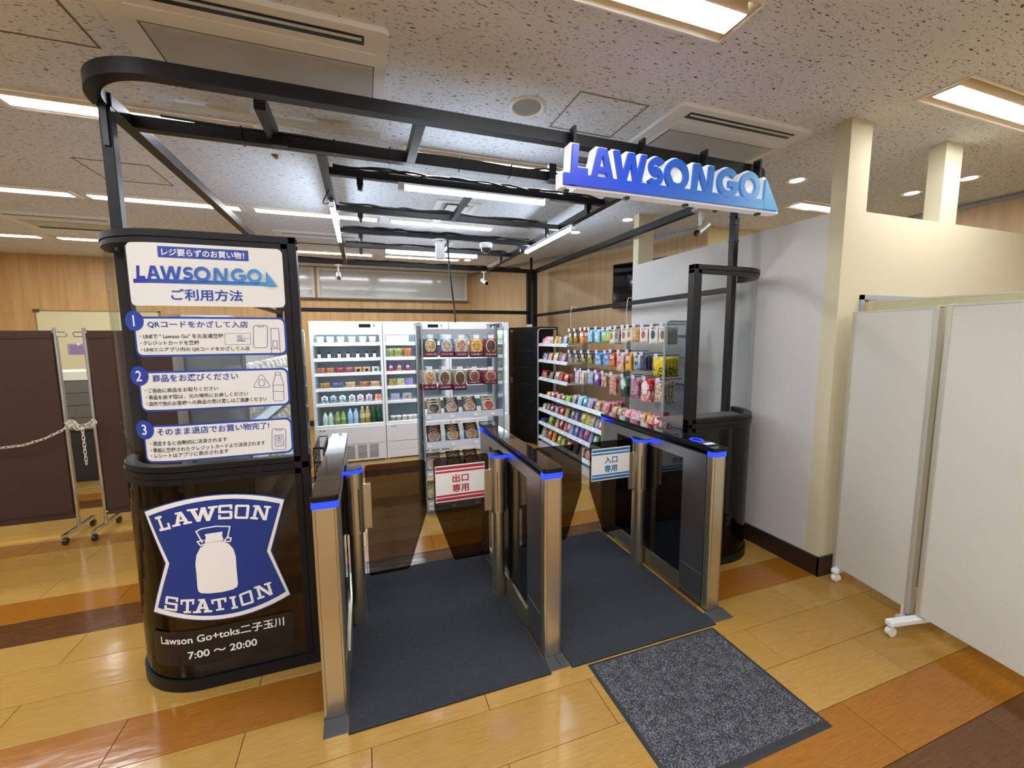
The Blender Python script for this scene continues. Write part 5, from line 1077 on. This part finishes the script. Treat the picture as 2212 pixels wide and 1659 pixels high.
shelfs = [  # level, src, list (zx, zy, height, width, cols, word)
 (0, 4, [(275, 380, .10, .1, ('#c9605f', '#e2b0a0', '#a83a44'), 'pink bar pack'), (350, 360, .12, .1, ('#dba58f', '#c25a52', '#e8d2c8'), 'salmon bar pack'), (405, 360, .12, .1, ('#b8a2d0', '#d8c6e0', '#8a6aa8'), 'lilac bar pack'), (468, 350, .125, .1, ('#5a3a24', '#d2b83a', '#c9a88a'), 'brown and yellow bar pack'), (545, 350, .125, .1, ('#4a2c1c', '#e0c23a', '#c98f6a'), 'dark brown nut pack'), (625, 350, .125, .1, ('#57402c', '#c2a24a', '#d8b89a'), 'brown cereal pack'), (722, 340, .13, .11, ('#cfd6e4', '#3a5a9c', '#8fb0d0'), 'white and blue mint pack')]),
 (1, 4, [(285, 700, .12, .1, ('#4a2a70', '#8a6ab0', '#2a1840'), 'purple chocolate bag'), (350, 700, .12, .1, ('#3d2458', '#6a4a90', '#d8d2e0'), 'dark purple chocolate bag'), (430, 700, .12, .11, ('#dcd4d0', '#b8483c', '#e6c24a'), 'white and red chocolate bag'), (535, 700, .13, .12, ('#dfdac4', '#d2c25a', '#b86a4a'), 'white and yellow chocolate bag'), (690, 700, .13, .13, ('#c9b6bc', '#a8525a', '#6f86b4'), 'pink and blue chocolate bag')]),
 (2, 4, [(292, 1030, .115, .09, ('#a8242e', '#d2666a', '#6b141c'), 'red chocolate box'), (352, 1030, .11, .09, ('#4d1a1c', '#a84a44', '#c9a890'), 'maroon chocolate box'), (452, 1045, .12, .1, ('#22333a', '#4a6f78', '#c2a24a'), 'dark teal chocolate bag'), (560, 1060, .13, .11, ('#d8cdb4', '#b8a888', '#3a2e24'), 'cream biscuit bag'), (660, 1080, .12, .09, ('#a83a3c', '#c96a5f', '#7a1f24'), 'brick red biscuit box'), (748, 1090, .125, .11, ('#b2403c', '#d27a6a', '#8a2428'), 'larger brick red biscuit bag')]),
 (3, 1, [(30, 1075, .07, .1, ('#c9a83a', '#e6d27a', '#8d6f2a'), 'yellow candy pack'), (97, 1110, .08, .1, ('#c4688a', '#e6b4c4', '#a83a5f'), 'pink candy pack'), (182, 1140, .08, .1, ('#cf8a9c', '#e8c8cc', '#b04a62'), 'pale pink candy pack'), (262, 1160, .08, .1, ('#8a8a4c', '#c2b47a', '#5d5f2c'), 'olive candy pack'), (330, 1180, .09, .11, ('#7fae3c', '#c2d88a', '#4d7a28'), 'lime green candy pack'), (418, 1190, .12, .09, ('#c9c2c4', '#a83a42', '#3a3a4a'), 'white and red gum pack'), (512, 1210, .125, .1, ('#7fb4d8', '#c2dcea', '#4a86b4'), 'light blue gum pack'), (595, 1215, .12, .09, ('#4a9aa8', '#a8d2d4', '#2a6a7a'), 'teal gum pack'), (668, 1235, .125, .12, ('#8a9ac9', '#d8a8b8', '#4a5a9c'), 'blue and pink gum pack'), (788, 1265, .125, .09, ('#c29a6a', '#8a5a34', '#e2caa2'), 'tan caramel pack'), (912, 1290, .135, .12, ('#b8283f', '#e2b0b4', '#8a1a2c'), 'crimson candy pack'), (1045, 1340, .11, .08, ('#c9b68f', '#a8926a', '#8a744c'), 'beige biscuit pack'), (1130, 1350, .11, .08, ('#bda278', '#8f744e', '#d8c49c'), 'tan biscuit pack'), (1205, 1360, .1, .07, ('#a8845a', '#7a5c3a', '#c9ae84'), 'brown biscuit pack'), (1247, 1400, .115, .08, ('#d88a9a', '#e8c2c8', '#b84a5f'), 'pink wafer pack'), (1330, 1410, .115, .08, ('#dca8b4', '#c45a72', '#eed8dc'), 'pink and white wafer pack'), (1402, 1420, .11, .08, ('#c9a2b0', '#a87888', '#e2ccd2'), 'mauve wafer pack'), (1470, 1470, .125, .1, ('#c2955a', '#8f5f34', '#dcc08a'), 'tan nut pack'), (1592, 1500, .12, .11, ('#c9a86a', '#b8483c', '#e8d8a8'), 'gold and red nut pack'), (1712, 1520, .135, .12, ('#b83048', '#e0a2aa', '#7a1a2c'), 'red strawberry pack'), (1802, 1560, .13, .11, ('#c04058', '#e8b8bc', '#8a2438'), 'strawberry red pack at the end')]),
 (4, 6, [(215, 240, .08, .08, ('#3a2c2a', '#6a5a54', '#1d1716'), 'dark brown pack'), (262, 255, .09, .08, ('#cfc4b4', '#7a5038', '#e8e0d2'), 'white and brown pack'), (322, 270, .1, .08, ('#6a3f2a', '#c2a88a', '#a8322c'), 'brown stick pack'), (385, 290, .09, .08, ('#8f8a86', '#c9c4be', '#4a4642'), 'grey stick pack'), (462, 315, .1, .09, ('#c4688a', '#e4b2c4', '#8a2a52'), 'pink chocolate pack'), (545, 340, .11, .08, ('#c9502f', '#e09a62', '#8a2c18'), 'orange red pack'), (625, 350, .13, .11, ('#c9b88a', '#8a8a3c', '#5d5430'), 'cream and olive pack'), (722, 385, .12, .07, ('#8a7fa2', '#b8b0c4', '#4d4466'), 'grey violet pack'), (782, 400, .12, .07, ('#7d6fa0', '#b4a8cc', '#443866'), 'violet pack'), (892, 430, .14, .12, ('#b4b43a', '#d8d87a', '#7a7a1f'), 'yellow green chips bag'), (968, 460, .14, .09, ('#b9ae2f', '#d8d06a', '#7f7618'), 'mustard chips bag'), (1032, 480, .13, .1, ('#d8d2ca', '#b8383c', '#3a8a6a'), 'white red and green chips bag'), (1122, 510, .13, .1, ('#4aa09a', '#c4525a', '#a8d8d2'), 'teal and red chips bag'), (1182, 560, .11, .08, ('#c46a8a', '#e8b8c8', '#8a2a4a'), 'rose pink chips bag')]),
 (5, 6, [(250, 525, .06, .1, ('#2a3060', '#5a62a0', '#14183a'), 'low navy box'), (372, 525, .14, .12, ('#8fa83a', '#c2d06a', '#4f6a1f'), 'green tea snack box'), (462, 570, .15, .09, ('#c9c0b8', '#a82a2c', '#e8e2da'), 'red and white stick box'), (532, 600, .15, .09, ('#b4322f', '#dcd2ca', '#7a1618'), 'red stick box'), (602, 630, .15, .09, ('#a83a34', '#d8b8a8', '#701a18'), 'dull red stick box'), (657, 650, .15, .09, ('#c2524a', '#e4dcd4', '#8a2220'), 'light red stick box'), (712, 690, .14, .08, ('#5f86c4', '#a8c0e0', '#34528a'), 'blue snack box'), (790, 740, .14, .08, ('#6a72b8', '#b0b4dc', '#3a3f80'), 'indigo snack box'), (852, 745, .16, .1, ('#7a4a9a', '#b48ac4', '#43245f'), 'purple snack bag'), (932, 770, .16, .12, ('#8a5a9c', '#d2744a', '#4a2a5f'), 'purple and orange snack bag'), (1012, 800, .15, .08, ('#8f7fc0', '#c4bade', '#54468a'), 'lavender snack bag'), (1092, 815, .12, .11, ('#4f9a62', '#a2d2a8', '#2a5f3a'), 'green snack bag')]),
 (6, 6, [(262, 765, .15, .12, ('#cfc8b8', '#5f3a28', '#e8e2d6'), 'white and brown biscuit box'), (345, 790, .15, .1, ('#c4552a', '#e09a4a', '#8a2f14'), 'orange chips bag'), (412, 812, .15, .1, ('#cf6a24', '#e8b45a', '#943f12'), 'bright orange chips bag'), (498, 840, .13, .09, ('#a8b43a', '#d2d87a', '#6a7a1f'), 'yellow green chips bag'), (562, 875, .12, .1, ('#9a9450', '#c9c28a', '#5f5a28'), 'olive chips bag'), (660, 930, .12, .11, ('#8a4a3a', '#c28a6a', '#4d2418'), 'brown chips bag'), (760, 990, .12, .11, ('#6a7a9a', '#b0bccc', '#3a465f'), 'steel blue chips bag'), (860, 1050, .12, .11, ('#c9b8a8', '#a8524a', '#e4dace'), 'cream and red chips bag'), (965, 1180, .13, .12, ('#d2a898', '#a83a34', '#e8d8cc'), 'salmon chips bag')])]
for lv, src, items in shelfs:
    for i, (zx, zy, hg, wd_, cl, word) in enumerate(items):
        p = rgy(zx, zy, src, RX+.045); y = max(RY0+.07, min(RY1-.07, p.y))
        place('box' if 'box' in word and 'stick' not in word else 'bag', 'snack_pack', '%s standing %s along the %s snack shelf' % (word, ORD[i], LV[lv]), 'snack pack', (RX+.045, y, SHR[lv]-.0165), hg, min(wd_, .12)*.92, .045, 'logo' if i % 2 else 'mottle', cl, 'snack packs on the right shelves', i, False, 5 if word == 'crimson candy pack' else 2, word, lv)
o = B().cyl((0, 0, 0), (0, 0, .16), .032, 14, .038).build('snack_tube', mat('red_tube', '#a8283a', .4), None, (RX+.1, RY0+.1, SHR[3]-.016)); tag(o, 'round red snack tube behind the clear end pane of the snack shelf', 'tube')
w1 = cable([(FXR-.035, 5.0, 1.98), (2.62, 5.0, 2.0), (2.6, 5.0, 1.86), (2.62, 5.02, 1.73)], .003, 'white_wire', WHITE, None); tag(w1, 'thin white wire looped over the right rail, farther one', 'wire', 'white wires')
w1 = cable([(FXR-.035, 3.75, 1.98), (2.62, 3.75, 2.0), (2.6, 3.75, 1.86), (2.62, 3.77, 1.73)], .003, 'white_wire', WHITE, None); tag(w1, 'thin white wire looped over the right rail, nearer one', 'wire', 'white wires')
# ================================================================== BLACK EQUIPMENT CABINET
A, Bp = Vector((2.16, 6.24, 0)), Vector((2.40, 5.60, 0)); d = Bp-A; Lc = d.length
ck = thing('equipment_cabinet', 'tall black equipment cabinet with a glass door between fridge and snacks', 'cabinet', A, math.atan2(d.y, d.x))
B().box(0, Lc, .02, .4, 0, 1.755, .004).build('body', BLKPL, ck)
dd = B().box(.0, Lc, .002, .0195, .04, 1.74).build('door', mat('cabinet_door_black', '#141416', .3), ck)
B().box(.14, Lc-.09, -.0005, .0018, .12, 1.68).build('door_glass', mat('cabinet_glass', '#16181b', .08, coat=.6), dd); B().box(.06, .1, -.012, .0015, .9, .99, .003).build('handle', GREYM, dd)
B().box(.05, .11, -.001, .0015, 1.69, 1.71).build('badge', LGREY, dd)
for z in (.4, .65, .9, 1.15, 1.4): B().box(.15, Lc-.1, -.002, -.0006, z, z+.006).build('inner_shelf_edge', mat('dim_shelf', '#3a3d40', .4), dd)
o = B().box(2.38, 2.46, 5.98, 6.02, 1.756, 1.80, .005).build('small_device', WHITE); tag(o, 'tiny white device standing on the black cabinet', 'device')
# wall monitor on the slanting wall
m0 = at_x(1330, 620, 3.36); mt = thing('wall_monitor', 'black wall monitor mounted on the slanting wood wall', 'monitor', (3.40, 5.10, 2.29), math.atan2(dA.y, dA.x))
B().box(-.05, .85, -.075, -.03, -.3, .3, .006).build('casing', BLKPL, mt); B().box(-.03, .83, -.0765, -.0755, -.275, .28).build('screen', BGLASS, mt); B().box(.3, .5, -.03, .0, -.1, .1).build('wall_bracket', BLKPL, mt)
# ================================================================== LEFT BREAD SHELVES SEEN THROUGH THE BOOTH
QX, QB, QY0, QY1 = -.665, -.99, 2.82, 5.55
lg = thing('bread_shelf', 'long grey bread shelf unit behind the left booth, seen through its glass', 'shelf unit', (QX, (QY0+QY1)/2, 0), PI/2); QL = (QY1-QY0)/2; QD = QX-QB
for s in (-1, 1):
    sd = B(); sd.prism(rounded(-.01, QD, .03, 1.725, .06, 5), s*QL-.003, s*QL+.003, 'x'); sd.build('end_pane', thin('milky_end_pane', '#c9cccd', .8, .1, 1.45, .3, '#b9bcbe'), lg)
    n = 6; pts = [(s*QL, -.008, .02)]+[(s*QL, .05-.058*math.cos(PI/2*i/n), 1.675+.05*math.sin(PI/2*i/n)) for i in range(n+1)]+[(s*QL, QD, 1.725)]
    B().tube(pts, .012, 8).build('end_frame', DSTEEL, lg)
    B().box(s*QL-.02, s*QL+.02, QD-.05, QD, 0, 1.74).build('upright', DSTEEL, lg)
B().box(-QL, QL, QD-.012, QD-.006, .1, 1.66).build('back_panel', mat('shelf_back_pale', '#a9a7a2', .5), lg); B().box(-QL, QL, 0, QD, 0, .1).build('base', LGREY, lg)
SHQ = [1.33, 1.08, .83, .58, .33]
for li, z in enumerate(SHQ):
    sh = B().box(-QL+.01, QL-.01, .02, QD-.02, z-.03, z-.018).build('shelf', LGREY, lg)
    B().add([(-QL+.01, -.012, z-.036), (QL-.01, -.012, z-.036), (QL-.01, .014, z+.006), (-QL+.01, .014, z+.006), (-QL+.01, .018, z-.03), (QL-.01, .018, z-.03)], [(0, 1, 2, 3), (3, 2, 5, 4), (4, 5, 1, 0)]).build('price_rail', mat('price_rail_grey', '#b6c0c8', .3), sh)
    for i in range(14):
        y = QY0+.12+i*.185; c = random.Random(li*31+i).choice([('#d8d6d0', '#b9b4a8', '#8a7a62'), ('#cfccc8', '#a8a29c', '#e8e6e2'), ('#c9c2b4', '#8f7f66', '#e4dfd4'), ('#d2cfc9', '#b08a5c', '#f0eee8'), ('#8a4a3a', '#c9b8a8', '#e2dcd2') if li > 3 else ('#dcdad6', '#9a948a', '#c9a874')])
        product('bag', 'bread_bag', 'clear wrapped bread standing %s from the booth on the %s bread shelf' % (ORD[i], LV[li]), 'bread', (QX-.07, y, z-.0165), (.15, .07, .13), 'mottle', c, PI/2, 'wrapped breads on the left shelves', -.3, seed=i)
# ================================================================== BASKET STAND BESIDE THE LEFT GATE
bk = thing('basket_stand', 'black wire basket stand squeezed between the booth and the left gate', 'stand', (-.255, 2.64, 0))
def rect_loop(b, x0, x1, y0, y1, z, r=.004): b.tube([(x0, y0, z), (x1, y0, z), (x1, y1, z), (x0, y1, z)], r, 6, True)
b = B()
for z in (1.0, .92): rect_loop(b, -.025, .025, -.15, .15, z)
for y in (-.15, -.075, 0, .075, .15):
    for x in (-.025, .025): b.tube([(x, y, .84), (x, y, 1.0)], .003, 6)
rect_loop(b, -.025, .025, -.15, .15, .84); b.build('basket', BLKPL, bk)
for y in (-.15, .15):
    for x in (-.025, .025): B().tube([(x, y, .84), (x, y, .0)], .006, 6).build('leg', BLKPL, bk)
# ================================================================== BROWN SCREENS AT LEFT
CLOTH = mat('brown_cloth', '#3d2719', .85, var=.12, vscale=300, bump=.3, bscale=700)
def screen(x0, x1, yc, label, outer):
    t = thing('folding_screen', label, 'screen', ((x0+x1)/2, yc, 0), 0, 'brown cloth screens'); W = (x1-x0)/2
    for s in (-1, 1):
        B().cyl((s*W, 0, .085), (s*W, 0, 1.70), .014, 12).build('post', CHROME, t)
        B().box(s*W-.016, s*W+.016, -.2, .2, .06, .085, .003).build('foot_bar', CHROME, t)
        for y in (-.18, .18):
            c = B().cyl((s*W-.012, y, .027), (s*W+.012, y, .027), .026, 14); c.box(s*W-.008, s*W+.008, y-.014, y+.014, .03, .062); c.build('caster', mat('dark_caster', '#2b2b2c', .3, .4), t)
        b = B(); x = s*W+s*.02; b.tube([(s*W, 0, 1.668), (s*W+s*.065, 0, 1.668), (s*W+s*.072, 0, 1.66), (s*W+s*.065, 0, 1.632), (s*W, 0, 1.632)], .004, 6); b.build('side_hook', CHROME, t)
    for z in (1.665, .17): B().cyl((-W, 0, z), (W, 0, z), .01, 10).build('cross_rod', CHROME, t)
    rr = random.Random(int(x0*100)); nx, nz = 24, 26; vs = []; fs = []
    for j in range(nz+1):
        for i in range(nx+1):
            u, v = i/nx, j/nz; x = -W+.018+(2*W-.036)*u; z = .15+1.53*v
            y = .0035*math.sin(u*23+1.3*v)+.003*math.sin(v*9+u*4)
            if j == nz or j == 0: y *= .2
            vs.append((x, y-.012, z))
    for j in range(nz):
        for i in range(nx): q = j*(nx+1)+i; fs.append((q, q+1, q+nx+2, q+nx+1))
    b = B(); b.add(vs, fs, True); nv = len(vs); b.add([(x, y+.024, z) for x, y, z in vs], [tuple(reversed(f)) for f in fs], True)
    per = [i for i in range(nx+1)]+[j*(nx+1)+nx for j in range(1, nz+1)]+[nz*(nx+1)+i for i in range(nx-1, -1, -1)]+[j*(nx+1) for j in range(nz-1, 0, -1)]
    b.add(vs+[(x, y+.024, z) for x, y, z in vs], [(per[i], per[(i+1) % len(per)], per[(i+1) % len(per)]+nv, per[i]+nv) for i in range(len(per))])
    b.build('cloth', CLOTH, t)
    for z in (1.62, .2): B().box(-W+.02, W-.02, -.0185, -.0165, z, z+.004).build('hem', mat('brown_hem', '#2e1c14', .9), t)
    return t
screen(-3.65, -2.275, 4.33, 'brown cloth screen on chrome casters at the left edge, left of the gap', -1)
screen(-2.095, -1.25, 4.33, 'brown cloth screen on chrome casters between the gap and the booth', 1)
# plastic chain
CH = mat('white_plastic_chain', '#d8d2bd', .4); b = B()
LK = [(.016*math.cos(a)+.0, .0085*math.sin(a)) for a in [2*PI*i/14 for i in range(14)]]
LINK = template(B().tube([((.010 if c > 0 else -.010)+.0085*math.cos(a) if abs(c) > 0 else 0, .0085*math.sin(a), 0) for a in [2*PI*i/14+.001 for i in range(14)] for c in [math.cos(a)]], .0026, 6, True), 'link')
ch = thing('plastic_chain', 'white plastic link chain tied across the two brown screens', 'chain', (-2.2, 4.3, .9))
def chain(pts):
    P = [Vector(p) for p in pts]; seg = []; 
    L = sum((P[i+1]-P[i]).length for i in range(len(P)-1)); n = max(2, int(L/.028))
    for k in range(n):
        s = L*(k+.5)/n; i = 0
        while i < len(P)-2 and s > (P[i+1]-P[i]).length: s -= (P[i+1]-P[i]).length; i += 1
        d = (P[i+1]-P[i]).normalized(); c = P[i]+d*s
        o = inst('link', LINK, CH, ch, c-Vector((-2.2, 4.3, .9))); q = d.to_track_quat('X', 'Z'); from_roll = q @ Matrix.Rotation(PI/2*(k % 2)+.6, 3, 'X').to_quaternion(); o.rotation_euler = from_roll.to_euler()
yc = 4.27
def cp(px, py, y=yc): return at_y(px, py, y)
chain([cp(-90, 985), cp(0, 968), cp(50, 962), (cp(95, 948)), cp(130, 932), cp(148, 920)])
chain([cp(148, 920), cp(160, 915), cp(178, 926)]); chain([cp(146, 912), cp(165, 926), cp(180, 928)]); chain([cp(150, 908), cp(162, 912), cp(172, 922), cp(190, 915), cp(203, 908)]); chain([cp(180, 925), cp(194, 920), cp(206, 912)]); chain([cp(140, 914), cp(152, 918, 4.36), cp(150, 924)]); chain([cp(199, 906), cp(208, 912), cp(203, 920), cp(192, 924)])
chain([cp(178, 926), cp(182, 960), cp(187, 1003)])
# whiteboard, paper and cabinet behind the screens
wb = thing('whiteboard', 'cream whiteboard hanging on the back wall behind the brown screens', 'whiteboard', (-3.85, YB-.002, 1.5))
B().box(-.75, .75, -.025, 0, -.55, .545).build('board', mat('whiteboard_cream', '#d8cfa2', .3), wb)
for a in ((-.77, .77, -.03, 0, .545, .565), (-.77, .77, -.03, 0, -.57, -.55), (-.77, -.75, -.03, 0, -.57, .565), (.75, .77, -.03, 0, -.57, .565)): B().box(*a).build('frame_bar', mat('board_frame', '#a08a5c', .4, .3), wb)
B().box(-.78, -.71, -.04, 0, .53, .575).build('corner_cap', mat('brown_cap', '#5a4026', .5), wb)
q0, q1 = at_y(144, 743, YB-.04), at_y(200, 766, YB-.04)
pp = thing('notice_paper', 'pale purple printed notice pinned on the cream whiteboard', 'paper', (q0.x, YB-.0285, q1.z))
B().box(0, q1.x-q0.x, -.001, 0, 0, q0.z-q1.z).build('sheet', mat('purple_paper', '#a58cab', .8), pp); b = B()
for i in range(7): b.box(.03, (q1.x-q0.x)*(.85 if i % 3 else .6), -.0016, -.0011, .02+i*.019, .026+i*.019)
b.build('print_lines', mat('notice_ink', '#5f4a68', .8), pp); B().cyl((.14, -.012, q0.z-q1.z-.004), (.14, -.001, q0.z-q1.z-.004), .022, 14).build('magnet', WHITE, pp)
du = thing('drawer_unit', 'grey drawer unit with white top seen in the gap between the brown screens', 'cabinet', (-3.05, 6.0, 0))
B().box(-.5, .55, 0, .45, .0, 1.16, .004).build('body', mat('dark_unit', '#2c2a28', .6), du); B().box(-.52, .57, -.02, .47, 1.161, 1.26, .004).build('top', mat('unit_top', '#d8d4c4', .4), du)
for i in range(4): B().box(-.49, .54, -.015, -.0005, .60+i*.14, .735+i*.14, .003).build('drawer', mat('drawer_grey', '#6f6a5f', .5, .2), du)
